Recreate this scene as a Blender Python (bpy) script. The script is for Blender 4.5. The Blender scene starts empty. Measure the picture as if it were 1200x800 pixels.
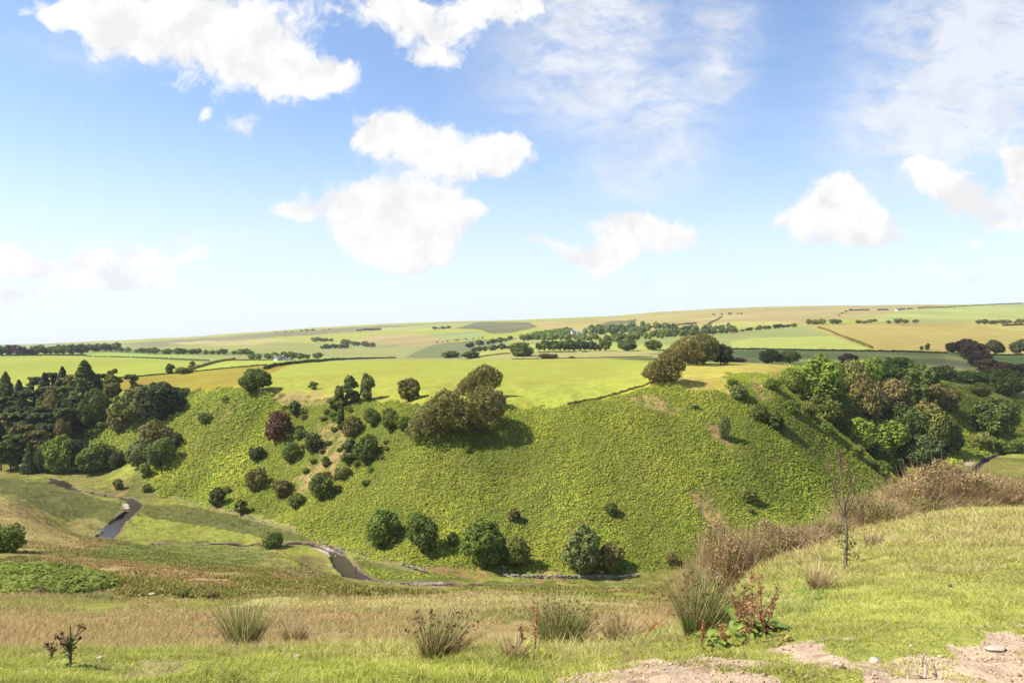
import bpy, math, random
import numpy as np

SEED = 11
rng = np.random.default_rng(SEED)
random.seed(SEED)
S = bpy.context.scene
COL = S.collection
F, U0, V0 = 950.0, 600.0, 400.0
SUN_EL, SUN_DIR = math.radians(47), np.array([1.0, 0.16])      # direction the light travels, on the ground

# ------------------------------------------------------------------ noise
_TB = np.random.default_rng(99).random((512, 512), dtype=np.float32)
def _h(ix, iy, s):
    return _TB[(np.asarray(iy).astype(np.int32) + 71 * s) & 511, (np.asarray(ix).astype(np.int32) + 37 * s) & 511]

def vn(x, y, s=0):
    x = np.asarray(x, float); y = np.asarray(y, float)
    fx0 = np.floor(x); fy0 = np.floor(y); fx = x - fx0; fy = y - fy0
    i0 = (fx0.astype(np.int32) + 37 * s) & 511; j0 = (fy0.astype(np.int32) + 71 * s) & 511; i1 = (i0 + 1) & 511; j1 = (j0 + 1) & 511
    fx = fx * fx * (3 - 2 * fx); fy = fy * fy * (3 - 2 * fy)
    a = _TB[j0, i0]; b = _TB[j0, i1]; c = _TB[j1, i0]; d = _TB[j1, i1]
    return (a + (b - a) * fx) * (1 - fy) + (c + (d - c) * fx) * fy - 0.5

def fbm(x, y, s=0, o=4):
    r = 0; a = 1.0
    for k in range(o):
        r = r + a * vn(x * 2 ** k + 17.3 * k, y * 2 ** k - 9.1 * k, s + k); a *= 0.5
    return r

def sstep(a, b, x):
    t = np.clip((x - a) / (b - a), 0, 1); return t * t * (3 - 2 * t)

# ------------------------------------------------------------------ terrain: surveyed profiles (distance, sight line)
NEAR = [(7, 770), (9, 768), (11, 771), (14, 780), (22, 764), (30, 744)]
PROF = {
 0: NEAR + [(45,719),(70,692),(110,664),(150,642),(190,622),(220,602),(260,586),(300,577),(340,565),(370,556),(400,535),(430,500),(460,470),(490,452),(520,446),(700,433),(1000,421),(1150,417),(1400,413),(2000,411),(3000,408),(4500,404)],
 100: NEAR + [(45,719),(70,694),(110,670),(150,652),(185,640),(205,629),(222,632),(250,628),(300,590),(370,556),(390,545),(420,505),(445,470),(460,455),(500,447),(700,432.5),(1000,420.5),(1150,416.5),(1400,412),(1900,410),(3000,406),(4500,400)],
 200: NEAR + [(45,720),(70,696),(110,676),(150,661),(190,648),(215,643),(240,638),(285,600),(310,584),(330,560),(360,520),(390,485),(420,460),(450,453),(520,440),(700,429),(900,421),(1000,418),(1300,414),(1700,411),(2500,406),(3500,400),(4500,396)],
 300: NEAR + [(45,720),(70,698),(110,684),(150,668),(190,657),(225,645),(240,637.5),(262,617),(275,606),(290,580),(310,545),(330,505),(348,470),(360,456),(400,447),(470,436),(560,428.5),(650,427),(900,422),(1200,415),(1800,409),(2500,403),(3500,395),(4500,389)],
 400: NEAR + [(45,720),(70,700),(110,689),(150,682),(180,674),(205,668),(215,663),(232,645),(250,612),(275,562),(300,510),(320,475),(332,460),(380,448),(470,434),(600,423.5),(680,424),(900,421),(1200,415),(1800,407),(2500,399),(3500,389),(4500,382)],
 500: NEAR + [(45,720),(70,702),(110,695),(150,692),(180,689),(198,687),(214,666),(236,605),(250,570),(262,532),(280,490),(292,468),(330,456),(420,440),(520,428),(620,421.5),(700,424),(900,423),(1200,414),(1600,405),(2200,395),(3000,385),(4500,377.5)],
 600: NEAR + [(45,720),(70,702),(110,695),(150,693),(180,690.5),(197,689.5),(213,674),(235,610),(255,550),(275,500),(290,473),(330,458),(420,441),(520,429),(620,421.5),(700,419),(800,411.5),(1000,410),(1300,401),(1800,394),(2500,384),(3500,377),(4500,375)],
 700: [(7,768),(9,766),(11,768),(14,778),(22,762),(30,743),(45,720),(70,702),(110,695),(150,693),(180,691),(197,690),(212,675),(233,612),(253,552),(274,500),(290,470),(330,456),(420,440),(520,428),(600,421.5),(700,417),(830,411),(1000,404),(1300,396),(1800,388.5),(2500,379),(3500,374),(4500,371)],
 800: [(7,752),(9,744),(12,738),(15,745),(22,751),(30,742),(45,722),(70,703),(110,696),(150,693),(197,690),(212,674),(233,610),(253,552),(272,500),(287,465),(300,445),(340,438),(400,430),(480,424.5),(540,424.5),(700,418),(850,409),(1000,402),(1300,392),(1700,385.5),(2500,375),(3500,366.5),(4500,363)],
 900: [(5,765),(7,738),(10,705),(14,680),(19,660),(22,657),(28,680),(40,715),(60,735),(100,730),(150,715),(195,692),(215,666),(245,602),(262,550),(280,505),(296,468),(308,452),(340,441),(430,428.5),(500,426),(600,424),(750,417),(870,410),(1000,403),(1200,394),(1500,385),(2000,377),(3000,367),(4500,359)],
 1000: [(5,750),(7,722),(10,690),(14,664),(19,645),(25,628),(29,620),(34,632),(45,680),(65,715),(100,725),(150,710),(195,690),(235,645),(262,600),(280,562),(297,530),(306,518),(320,530),(335,545),(350,553),(375,530),(410,490),(440,460),(470,445),(550,430),(700,420),(870,410.5),(1000,401),(1200,391.5),(1400,384),(1800,377),(2500,369),(3500,361),(4500,357.5)],
 1100: [(5,745),(7,712),(10,680),(14,652),(20,628),(28,608),(34,598.5),(39,606),(50,650),(70,690),(100,705),(150,695),(200,680),(240,640),(300,591),(345,565),(385,548),(405,538),(440,505),(480,475),(520,452),(580,440),(700,428),(880,411.5),(1000,404),(1250,392),(1500,385),(1900,377),(2600,368),(3500,361),(4500,357)],
 1200: [(5,742),(7,708),(10,676),(14,650),(20,626),(28,606),(34,597),(39,605),(50,650),(70,690),(100,705),(150,695),(200,680),(240,640),(300,590),(345,566),(385,549),(440,529.5),(460,520),(500,490),(550,462),(620,444),(700,433),(900,414),(1100,402),(1400,389),(1600,382),(2000,376),(2800,364),(4200,356)],
}
for _u in (-1400, -300): PROF[_u] = PROF[0]
for _u in (1500, 2700): PROF[_u] = PROF[1200]
YK = np.geomspace(0.5, 9000, 1500); LY0 = math.log(0.5); LYS = (math.log(9000) - LY0) / 1499
UK = np.arange(-1400, 2701, 10.0)
def _table():
    us = sorted(PROF); rows = []
    for u in us:
        p = PROF[u]
        ys = [0.0, 2.0, 4.0] + [a for a, b in p] + [9000.0]
        zs = [-1.45, -1.5, -1.68] + [-(b - V0) / F * a for a, b in p]
        zs.append(zs[-1] - 260)
        rows.append(np.interp(YK, ys, zs))
    R = np.array(rows); n = len(us); us = np.array(us, float)
    d = np.diff(R, axis=0) / np.diff(us)[:, None]
    m = np.zeros_like(R); m[0] = d[0]; m[-1] = d[-1]
    a, b = d[:-1], d[1:]
    m[1:-1] = np.where(a * b > 0, 2 * a * b / (a + b + 1e-12), 0)
    T = np.zeros((len(UK), len(YK)))
    k = np.clip(np.searchsorted(us, UK, side='right') - 1, 0, n - 2)
    h = us[k + 1] - us[k]; t = ((UK - us[k]) / h)[:, None]; h = h[:, None]
    T = (2*t**3 - 3*t**2 + 1) * R[k] + (t**3 - 2*t**2 + t) * h * m[k] + (-2*t**3 + 3*t**2) * R[k+1] + (t**3 - t**2) * h * m[k+1]
    ker = np.exp(-np.linspace(-2, 2, 9) ** 2); ker /= ker.sum()
    P = np.pad(T, ((0, 0), (4, 4)), mode='edge')
    T = sum(P[:, i:i + T.shape[1]] * ker[i] for i in range(9))
    P = np.pad(T, ((2, 2), (0, 0)), mode='edge'); k2 = np.array([.1, .2, .4, .2, .1])
    return sum(P[i:i + T.shape[0]] * k2[i] for i in range(5))
TAB = _table()

def H0(x, y):
    x = np.asarray(x, float); y = np.asarray(y, float)
    yy = np.maximum(y, 0.6)
    u = np.clip(U0 + F * x / np.maximum(y, 3.0), -1399, 2699)
    a = (u + 1400) / 10; i = np.clip(a.astype(int), 0, len(UK) - 2); fa = a - i
    b = np.clip((np.log(yy) - LY0) / LYS, 0, len(YK) - 1.001); j = b.astype(int); fb = b - j
    return (TAB[i, j] * (1 - fa) + TAB[i + 1, j] * fa) * (1 - fb) + (TAB[i, j + 1] * (1 - fa) + TAB[i + 1, j + 1] * fa) * fb

def project(x, y, z):
    yy = np.maximum(y, 0.3)
    return U0 + F * x / yy, V0 - F * z / yy

def hit(u, v, ymin=3.0, H=None):
    """where the sight line of a photograph point meets the ground, beyond ymin metres"""
    ys = np.geomspace(ymin, 6000, 4000); x = (u - U0) / F * ys
    z = (H or H1)(x, ys); vv = V0 - F * z / ys
    k = np.where(vv <= v)[0]
    k = k[0] if len(k) else int(np.argmin(vv))
    return np.array([x[k], ys[k], z[k]])

def H1(x, y):
    z = H0(x, y)
    m = sstep(12, 60, y) * (1 - sstep(330, 520, y))
    z = z + m * (fbm(x / 26, y / 26, 5, 3) * 1.5 + fbm(x / 7, y / 7, 9, 3) * 0.55)
    z = z + sstep(200, 230, y) * (1 - sstep(300, 420, y)) * fbm(x / 14, y / 40, 21, 3) * 1.6
    z = z + sstep(206, 216, y) * (1 - sstep(300, 345, y)) * (vn(x / 1.7, y / 1.5, 23) + .5 * vn(x / .8, y / .8, 24)) * .4
    z = z + (1 - sstep(12, 40, y)) * (fbm(x / .9, y / .9, 31, 4) * 0.14 + fbm(x / 5, y / 5, 37, 2) * 0.16 * sstep(3, 8, y))
    z = z + sstep(700, 1500, y) * (fbm(x / 420, y / 420, 41, 3) * 7.0)
    return z

# ------------------------------------------------------------------ river
RIV = [[(62,560,3),(85,573,3),(100,577,2.6),(120,580,2.6),(146,583,3),(160,588,4.5),(158,596,5),(146,605,5),(134,615,6),(128,624,6.5),(122,632,6.5)],
       [(180,639,1.6),(235,637,1.6),(290,637,2),(330,637.5,3),(365,638,3.5),(390,645,4.5),(400,655,5.5),(403,664,6.5),(414,676,6.5),(432,685,5),(465,686,2.6),(520,685,2),(580,687,2),(640,690,2.2),(700,691,2.2),(760,693,2.2),(830,694,2.4),(900,693,3),(960,688,4)],
       [(960,688,4),(1040,640,4),(1120,585,4),(1146,545,3),(1165,534,3),(1215,527,3),(1300,520,3)]]
def flat_hit(u, v):
    y = 60.4 * F / (v - V0); return (u - U0) / F * y, y
RIVW = []
for r in RIV:
    pts = []
    for k in range(len(r) - 1):
        for t in np.linspace(0, 1, 5, endpoint=False):
            u = r[k][0] * (1 - t) + r[k+1][0] * t; v = r[k][1] * (1 - t) + r[k+1][1] * t
            x, y = flat_hit(u, v); pts.append((x, y, r[k][2] * (1 - t) + r[k+1][2] * t))
    x, y = flat_hit(r[-1][0], r[-1][1]); pts.append((x, y, r[-1][2]))
    p = np.array(pts)
    for _ in range(3): p[1:-1] = (p[:-2] + 2 * p[1:-1] + p[2:]) / 4
    RIVW.append(p)

def riv_dist(x, y):
    """signed distance outside the bank line"""
    sh = np.shape(x); X = np.ravel(x); Y = np.ravel(y)
    out = np.full(X.shape, 99.0)
    sel = np.where((Y > 170) & (Y < 520))[0]
    if len(sel): sel = sel[H0(X[sel], Y[sel]) < -53]
    for p in RIVW:
        for k in range(len(p) - 1):
            a = p[k, :2]; d = p[k+1, :2] - a; L = (d @ d) + 1e-9
            near = sel[(np.abs(X[sel] - a[0]) < 40) & (np.abs(Y[sel] - a[1]) < 40)]
            if not len(near): continue
            px = X[near] - a[0]; py = Y[near] - a[1]
            t = np.clip((px * d[0] + py * d[1]) / L, 0, 1)
            w = (p[k, 2] * (1 - t) + p[k+1, 2] * t) / 2 * .8
            dd = np.hypot(px - t * d[0], py - t * d[1]) - w
            out[near] = np.minimum(out[near], dd)
    return out.reshape(sh)

WATER_Z = -61.05
def H(x, y, rd=None):
    z = H1(x, y)
    if rd is None: rd = riv_dist(x, y)
    wob = fbm(np.asarray(x) / 3.0, np.asarray(y) / 3.0, 77, 3) * 1.3
    r = rd + wob
    floor = np.minimum(z, -60.0 + fbm(np.asarray(x) / 9, np.asarray(y) / 9, 3, 2) * .5)
    k = 1 - sstep(2.0, 14.0, r)
    z = z * (1 - k) + floor * k
    bed = 1 - sstep(-0.9, 0.5, r)
    return z - bed * 1.7

# ------------------------------------------------------------------ mesh helpers
def link(o, parent=None):
    COL.objects.link(o)
    if parent is not None: o.parent = parent
    return o

def mesh(name, V, Q, mat, col=None, T=None, smooth=False):
    """V (n,3); Q (m,4) quads; T (k,3) triangles; col (n,3)"""
    me = bpy.data.meshes.new(name)
    V = np.asarray(V, np.float32)
    nq = 0 if Q is None else len(Q); nt = 0 if T is None else len(T)
    me.vertices.add(len(V)); me.vertices.foreach_set('co', V.ravel())
    idx = []; 
    if nq: idx.append(np.asarray(Q, np.int32).ravel())
    if nt: idx.append(np.asarray(T, np.int32).ravel())
    idx = np.concatenate(idx)
    me.loops.add(len(idx)); me.loops.foreach_set('vertex_index', idx)
    me.polygons.add(nq + nt)
    st = np.concatenate([np.arange(nq) * 4, nq * 4 + np.arange(nt) * 3]).astype(np.int32)
    me.polygons.foreach_set('loop_start', st)
    if smooth: me.polygons.foreach_set('use_smooth', np.ones(nq + nt, bool))
    me.update(calc_edges=True)
    if col is not None:
        a = me.color_attributes.new('col', 'FLOAT_COLOR', 'POINT')
        c = np.ones((len(V), 4), np.float32); c[:, :3] = col
        a.data.foreach_set('color', c.ravel())
    if mat: me.materials.append(mat)
    return me

def obj(name, me, parent=None, loc=None, rot=None):
    o = bpy.data.objects.new(name, me)
    if loc is not None: o.location = loc
    if rot is not None: o.rotation_euler = rot
    return link(o, parent)

def tag(o, label=None, cat=None, group=None, kind=None):
    if label: o['label'] = label
    if cat: o['category'] = cat
    if group: o['group'] = group
    if kind: o['kind'] = kind
    return o

def empty(name, loc, rz=0.0, sc=(1, 1, 1)):
    o = bpy.data.objects.new(name, None); o.empty_display_size = 0.5
    o.location = loc; o.rotation_euler = (0, 0, rz); o.scale = sc
    return link(o)

def unit(a): return a / (np.linalg.norm(a, axis=1, keepdims=True) + 1e-9)

def strips(P, D, L, W, bend, nseg, c0, c1, taper=0.92, r=rng, flat=False):
    """thin blades: P base, D direction, L length, W width, bend (n,3) offset at the tip"""
    n = len(P); L = np.broadcast_to(L, (n,)); W = np.broadcast_to(W, (n,))
    a = r.uniform(0, 2 * np.pi, n)
    Sx = np.stack([np.cos(a), np.sin(a), np.zeros(n)], 1)
    if flat: Sx = np.stack([-D[:, 1], D[:, 0], np.zeros(n)], 1) + r.normal(size=(n, 3)) * .25
    Sx = unit(Sx - D * (Sx * D).sum(1)[:, None])
    vs = []; cs = []
    for k in range(nseg + 1):
        t = k / nseg
        c = P + D * (L * t)[:, None] + bend * (t * t)
        w = (W * (1 - taper * t))[:, None] * 0.5
        vs += [c - Sx * w, c + Sx * w]; cc = c0 * (1 - t) + c1 * t; cs += [cc, cc]
    V = np.stack(vs, 1).reshape(-1, 3); C = np.stack(cs, 1).reshape(-1, 3)
    m = 2 * (nseg + 1); base = (np.arange(n) * m)[:, None]
    Q = np.concatenate([base + np.array([2*k, 2*k+1, 2*k+3, 2*k+2]) for k in range(nseg)])
    return V, Q, C

def leaves(P, N, size, col, r=rng, aspect=1.0):
    n = len(P); size = np.broadcast_to(size, (n,))[:, None]
    A = unit(np.cross(N, r.normal(size=(n, 3)))); B = np.cross(unit(N), A)
    A = A * size * 0.5; B = B * size * 0.5 * aspect
    k = r.uniform(-.25, .25, (n, 1)) 
    V = np.stack([P - A - B, P + A - B * (1 + k), P + A * (1 - k) + B, P - A + B], 1).reshape(-1, 3)
    Q = np.arange(4 * n).reshape(n, 4)
    return V, Q, np.repeat(col, 4, 0)

def join(parts):
    V = []; Q = []; C = []; o = 0
    for v, q, c in parts:
        V.append(v); Q.append(q + o); C.append(c); o += len(v)
    return np.concatenate(V), np.concatenate(Q), np.concatenate(C)

def tube(pts, rad, sides=7, col=(.1, .08, .06)):
    pts = np.asarray(pts, float); n = len(pts)
    d = np.gradient(pts, axis=0); d = unit(d)
    ref = np.tile(np.array([[0.31, 0.9, 0.13]]), (n, 1)); A = unit(np.cross(d, ref)); B = np.cross(d, A)
    a = np.linspace(0, 2 * np.pi, sides, endpoint=False)
    V = pts[:, None] + (A[:, None] * np.cos(a)[None, :, None] + B[:, None] * np.sin(a)[None, :, None]) * np.asarray(rad)[:, None, None]
    V = V.reshape(-1, 3); Q = []
    for i in range(n - 1):
        for j in range(sides):
            k = (j + 1) % sides; Q.append([i*sides+j, i*sides+k, (i+1)*sides+k, (i+1)*sides+j])
    return V, np.array(Q), np.tile(np.array(col), (len(V), 1))

def box(x0, x1, y0, y1, z0, z1, col):
    V = np.array([[x, y, z] for z in (z0, z1) for x, y in ((x0, y0), (x1, y0), (x1, y1), (x0, y1))], float)
    Q = np.array([[3,2,1,0],[4,5,6,7],[0,1,5,4],[1,2,6,5],[2,3,7,6],[3,0,4,7]])
    return V, Q, np.tile(np.array(col, float), (8, 1))

# ------------------------------------------------------------------ materials
def nmat(name):
    m = bpy.data.materials.new(name); m.use_nodes = True
    nt = m.node_tree; nt.nodes.clear()
    return m, nt, nt.nodes, nt.links

def N(nt, t, **kw):
    n = nt.nodes.new(t)
    ins = kw.pop('ins', {})
    for k, v in kw.items(): setattr(n, k, v)
    for k, v in ins.items():
        if isinstance(v, bpy.types.NodeSocket): nt.links.new(v, n.inputs[k])
        else: n.inputs[k].default_value = v
    return n

def mth(nt, op, a, b=0.0, c=None, clamp=False):
    ins = {0: a, 1: b}
    if c is not None: ins[2] = c
    return N(nt, 'ShaderNodeMath', operation=op, use_clamp=clamp, ins=ins).outputs[0]

def leaf_mat(name, trans=0.30, rough=0.75, mott=0.3, scale=1.5, spec=0.25):
    m, nt, nd, lk = nmat(name)
    at = N(nt, 'ShaderNodeAttribute', attribute_name='col')
    oi = N(nt, 'ShaderNodeObjectInfo')
    geo = N(nt, 'ShaderNodeNewGeometry')
    nz = N(nt, 'ShaderNodeTexNoise', ins={'Vector': geo.outputs['Position'], 'Scale': scale, 'Detail': 2.0})
    k = mth(nt, 'MULTIPLY_ADD', nz.outputs['Fac'], mott * 2, 1 - mott)
    k2 = mth(nt, 'MULTIPLY_ADD', oi.outputs['Random'], 0.22, 0.89)
    k = mth(nt, 'MULTIPLY', k, k2)
    m1 = N(nt, 'ShaderNodeMix', data_type='RGBA', blend_type='MULTIPLY', ins={0: 1.0, 6: at.outputs['Color'], 7: oi.outputs['Color']})
    sc = N(nt, 'ShaderNodeVectorMath', operation='SCALE', ins={0: m1.outputs[2], 'Scale': k})
    bs = N(nt, 'ShaderNodeBsdfPrincipled', ins={'Base Color': sc.outputs[0], 'Roughness': rough, 'Specular IOR Level': spec})
    tr = N(nt, 'ShaderNodeBsdfTranslucent', ins={'Color': sc.outputs[0]})
    mx = N(nt, 'ShaderNodeMixShader', ins={0: trans, 1: bs.outputs[0], 2: tr.outputs[0]})
    N(nt, 'ShaderNodeOutputMaterial', ins={0: mx.outputs[0]})
    return m

def solid_mat(name, mott=0.35, scale=6.0, rough=0.9, bump=0.0, trans=0.0):
    m, nt, nd, lk = nmat(name)
    at = N(nt, 'ShaderNodeAttribute', attribute_name='col')
    oi = N(nt, 'ShaderNodeObjectInfo')
    geo = N(nt, 'ShaderNodeNewGeometry')
    nz = N(nt, 'ShaderNodeTexNoise', ins={'Vector': geo.outputs['Position'], 'Scale': scale, 'Detail': 5.0})
    k = mth(nt, 'MULTIPLY_ADD', nz.outputs['Fac'], mott * 2, 1 - mott)
    m1 = N(nt, 'ShaderNodeMix', data_type='RGBA', blend_type='MULTIPLY', ins={0: 1.0, 6: at.outputs['Color'], 7: oi.outputs['Color']})
    sc = N(nt, 'ShaderNodeVectorMath', operation='SCALE', ins={0: m1.outputs[2], 'Scale': k})
    bs = N(nt, 'ShaderNodeBsdfPrincipled', ins={'Base Color': sc.outputs[0], 'Roughness': rough, 'Specular IOR Level': 0.2})
    if bump:
        b = N(nt, 'ShaderNodeBump', ins={'Strength': bump, 'Distance': 0.1, 'Height': nz.outputs['Fac']})
        lk.new(b.outputs[0], bs.inputs['Normal'])
    N(nt, 'ShaderNodeOutputMaterial', ins={0: bs.outputs[0]})
    return m

M_LEAF = leaf_mat('foliage')
M_BRK = leaf_mat('bracken_fronds', trans=0.35, mott=0.25, scale=0.25)
M_GRASS = leaf_mat('grass_blades', trans=0.35, mott=0.18, scale=2.0)
M_BARK = solid_mat('bark', scale=4.0, bump=0.5)
M_STONE = solid_mat('weathered_stone', scale=5.0, bump=0.6, mott=0.3)
M_HOUSE = solid_mat('painted_render', scale=0.6, mott=0.12)
M_SLATE = solid_mat('slate_roof', scale=1.5, mott=0.2)
M_GLASS = solid_mat('window_glass', scale=1.0, mott=0.1, rough=0.15)

# ------------------------------------------------------------------ ground sheet and its land cover
def inpoly(u, v, pts):
    pts = np.asarray(pts, float); n = len(pts); c = np.zeros(np.shape(u), bool); j = n - 1
    for i in range(n):
        xi, yi = pts[i]; xj, yj = pts[j]
        t = ((yi > v) != (yj > v)) & (u < (xj - xi) * (v - yi) / ((yj - yi) or 1e-9) + xi)
        c ^= t; j = i
    return c

SLOPE = [(60,545),(80,505),(110,486),(150,470),(215,462),(240,459),(262,455),(300,459),(340,462),(400,468),(470,472),(510,480),(600,478),(650,476),(700,470),(765,452),(800,452),(860,463),(848,438),(905,436),(935,440),(962,472),(1010,520),(1052,562),(1085,590),(1075,700),(850,668),(600,670),(500,662),(400,640),(340,614),(280,598),(215,585),(175,574),(165,548),(120,520)]
BRK = [  # bracken cover: outline, nearest and farthest distance
 (SLOPE, 206, 345), (SLOPE[:12] + SLOPE[-10:], 215, 470), ([(925,430),(1052,436),(1120,545),(1060,600),(1040,560),(960,470)], 318, 560),
 ([(1052,440),(1110,450),(1150,470),(1260,470),(1330,500),(1300,520),(1200,522),(1150,538),(1090,545),(1070,520)], 395, 700),
 ([(-60,668),(40,660),(85,664),(128,674),(138,692),(122,706),(80,716),(20,712),(-60,716)], 60, 140),
 ([(424,660),(450,662),(500,672),(560,680),(520,683),(440,681),(420,672)], 199, 222),
 ([(560,684),(600,681),(740,684),(740,688),(600,686)], 197, 214),
]
def bracken_mask(x, y, u, v):
    m = np.zeros(np.shape(u), bool)
    uu = u + fbm(x / 5, y / 5, 61, 2) * 9; vv = v + fbm(x / 5, y / 5, 62, 2) * 7
    for pts, a, b in BRK: m |= inpoly(uu, vv, pts) & (y > a) & (y < b)
    return m

SCARS = [([(808,572),(826,574),(852,606),(858,622),(836,618),(815,594)], 200, 300), ([(320,462),(372,458),(392,472),(350,478),(325,474)], 300, 360),
         ([(372,500),(402,492),(408,520),(392,560),(350,580),(345,560),(375,535)], 230, 340), ([(820,486),(842,500),(872,530),(860,532),(832,508)], 240, 300),
         ([(880,440),(900,446),(905,466),(892,470),(880,455)], 280, 330), ([(735,465),(765,462),(800,480),(790,486),(745,475)], 260, 300)]

G_PAST = (0.258, 0.266, 0.038); G_NEAR = (0.265, 0.28, 0.055)
FAR = [ # outline, distances, colour: land beyond the slope
 ([(-400,450),(-400,402),(140,402),(560,402),(800,395),(1400,350),(1600,420),(900,440),(600,430)], 640, 9000, (0.24,0.235,0.075)),
 ([(-400,460),(-400,416),(40,416),(100,417),(235,424),(248,428),(205,438),(135,444),(90,460)], 430, 1180, (0.265,0.285,0.036)),
 ([(100,411),(150,409),(245,419),(285,421),(245,425),(100,418)], 900, 2500, (0.25,0.29,0.06)),
 ([(150,417),(245,421),(240,425),(190,421)], 900, 1300, (0.14,0.20,0.05)),
 ([(-400,410),(0,410),(140,408),(400,417),(400,421),(245,419),(100,411),(0,416),(-400,416)], 1150, 2500, (0.12,0.16,0.04)),
 ([(130,452),(128,444),(205,438),(245,434),(290,430),(345,425),(322,436),(290,455),(250,456),(200,462),(150,460)], 380, 900, (0.245,0.195,0.022)),
 ([(225,435),(235,428),(258,423),(290,421),(335,422),(345,425),(290,430)], 500, 1000, (0.28,0.32,0.045)),
 ([(315,422),(370,417),(420,420),(360,424)], 700, 1300, (0.24,0.27,0.06)),
 # moor, left to right
 ([(140,403),(200,399),(300,391),(400,384),(500,380),(565,377),(560,382),(400,390),(250,400),(180,406)], 1800, 9000, (0.19,0.17,0.075)),
 ([(200,402),(245,399),(345,398),(300,404),(230,405)], 1500, 9000, (0.35,0.31,0.12)),
 ([(150,407),(230,404),(300,404),(380,402),(400,408),(300,412),(190,411)], 1200, 9000, (0.25,0.26,0.07)),
 ([(410,401),(430,394),(470,391),(515,392),(535,398),(520,403),(480,406)], 1200, 9000, (0.31,0.255,0.11)),
 ([(420,388),(480,382),(565,377),(568,381),(530,386),(470,388)], 1800, 9000, (0.29,0.30,0.10)),
 ([(565,377),(640,378),(625,384),(600,390),(575,391),(562,386),(530,384)], 1700, 9000, (0.13,0.13,0.06)),
 ([(500,391),(560,388),(572,392),(555,398),(520,398)], 1500, 9000, (0.24,0.28,0.10)),
 ([(475,419),(492,410),(508,404),(540,400),(598,396),(612,396),(585,402),(558,410),(540,420)], 680, 3000, (0.14,0.15,0.055)),
 ([(598,399),(620,392),(680,390),(760,384),(700,395),(620,400)], 1200, 4000, (0.30,0.29,0.10)),
 ([(540,419),(560,411),(600,404),(690,402),(800,398),(790,412),(700,420),(600,423)], 640, 1600, (0.30,0.31,0.07)),
 ([(540,423),(600,413),(700,411),(780,412),(770,421),(640,422)], 630, 900, (0.30,0.265,0.09)),
 ([(620,378),(700,374),(800,364),(1000,357),(1120,356),(1020,372),(940,380),(860,384),(780,388),(700,388),(640,388)], 1500, 9000, (0.33,0.27,0.10)),
 ([(640,386),(740,376),(850,368),(760,384),(700,389)], 1500, 9000, (0.30,0.27,0.09)),
 ([(690,384),(720,377),(745,373),(745,376),(715,382)], 1500, 9000, (0.13,0.12,0.06)),
 ([(800,374),(900,366),(1000,362),(1000,366),(900,371),(830,378)], 1500, 9000, (0.35,0.295,0.12)),
 ([(830,380),(860,377),(925,378),(920,381),(840,384)], 1500, 9000, (0.33,0.33,0.09)),
 ([(700,403),(760,397),(860,387),(930,381),(955,382),(1025,411),(860,410),(780,404)], 820, 1700, (0.235,0.25,0.075)),
 ([(855,401),(880,396),(985,393),(1005,402),(1022,411),(860,409)], 820, 1500, (0.31,0.325,0.075)),
 ([(760,408),(860,411),(1105,414),(1110,424),(1060,436),(860,430),(800,424)], 480, 880, (0.19,0.20,0.055)),  # field's dark olive has cloud shadow put into its colour
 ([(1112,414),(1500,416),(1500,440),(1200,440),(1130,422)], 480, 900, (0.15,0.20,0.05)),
 ([(940,381),(1000,379),(1500,376),(1500,415),(1110,414),(1025,411)], 860, 2300, (0.32,0.25,0.065)),
 ([(1000,376),(1030,371),(1060,363),(1120,360),(1200,355),(1500,345),(1500,377),(1200,378)], 1500, 9000, (0.29,0.32,0.09)),
 ([(1190,388),(1500,372),(1500,386),(1200,386),(1150,381)], 1400, 3000, (0.34,0.33,0.09)),
]
PATH = [(560,840),(640,806),(700,782),(720,771),(770,768),(830,770),(880,766),(915,757),(905,742),(930,738),(965,752),(1010,766),(1080,764),(1130,752),(1180,745),(1400,740),(1400,900),(560,900)]
TANS = [ # rough-grass patches on the near hillside and valley floor
 ([(-300,752),(-300,716),(60,716),(200,712),(330,718),(460,724),(600,730),(760,726),(900,740),(900,790),(-300,790)], 13, 60, (0.31,0.225,0.09)),
 ([(-300,660),(0,668),(60,650),(140,655),(250,672),(300,690),(240,690),(120,668),(60,668)], 60, 200, (0.32,0.20,0.085)),
 ([(-300,590),(0,578),(40,600),(75,622),(110,640),(20,650),(-300,650)], 120, 300, (0.27,0.20,0.07)),
 ([(330,668),(350,650),(385,655),(400,672),(360,680)], 150, 240, (0.23,0.18,0.07)),
 ([(230,642),(330,645),(360,655),(280,665),(220,655)], 170, 245, (0.22,0.19,0.06)),
 ([(300,698),(420,702),(560,697),(760,700),(760,712),(420,716),(250,712)], 35, 150, (0.33,0.29,0.10)),
]
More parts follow.
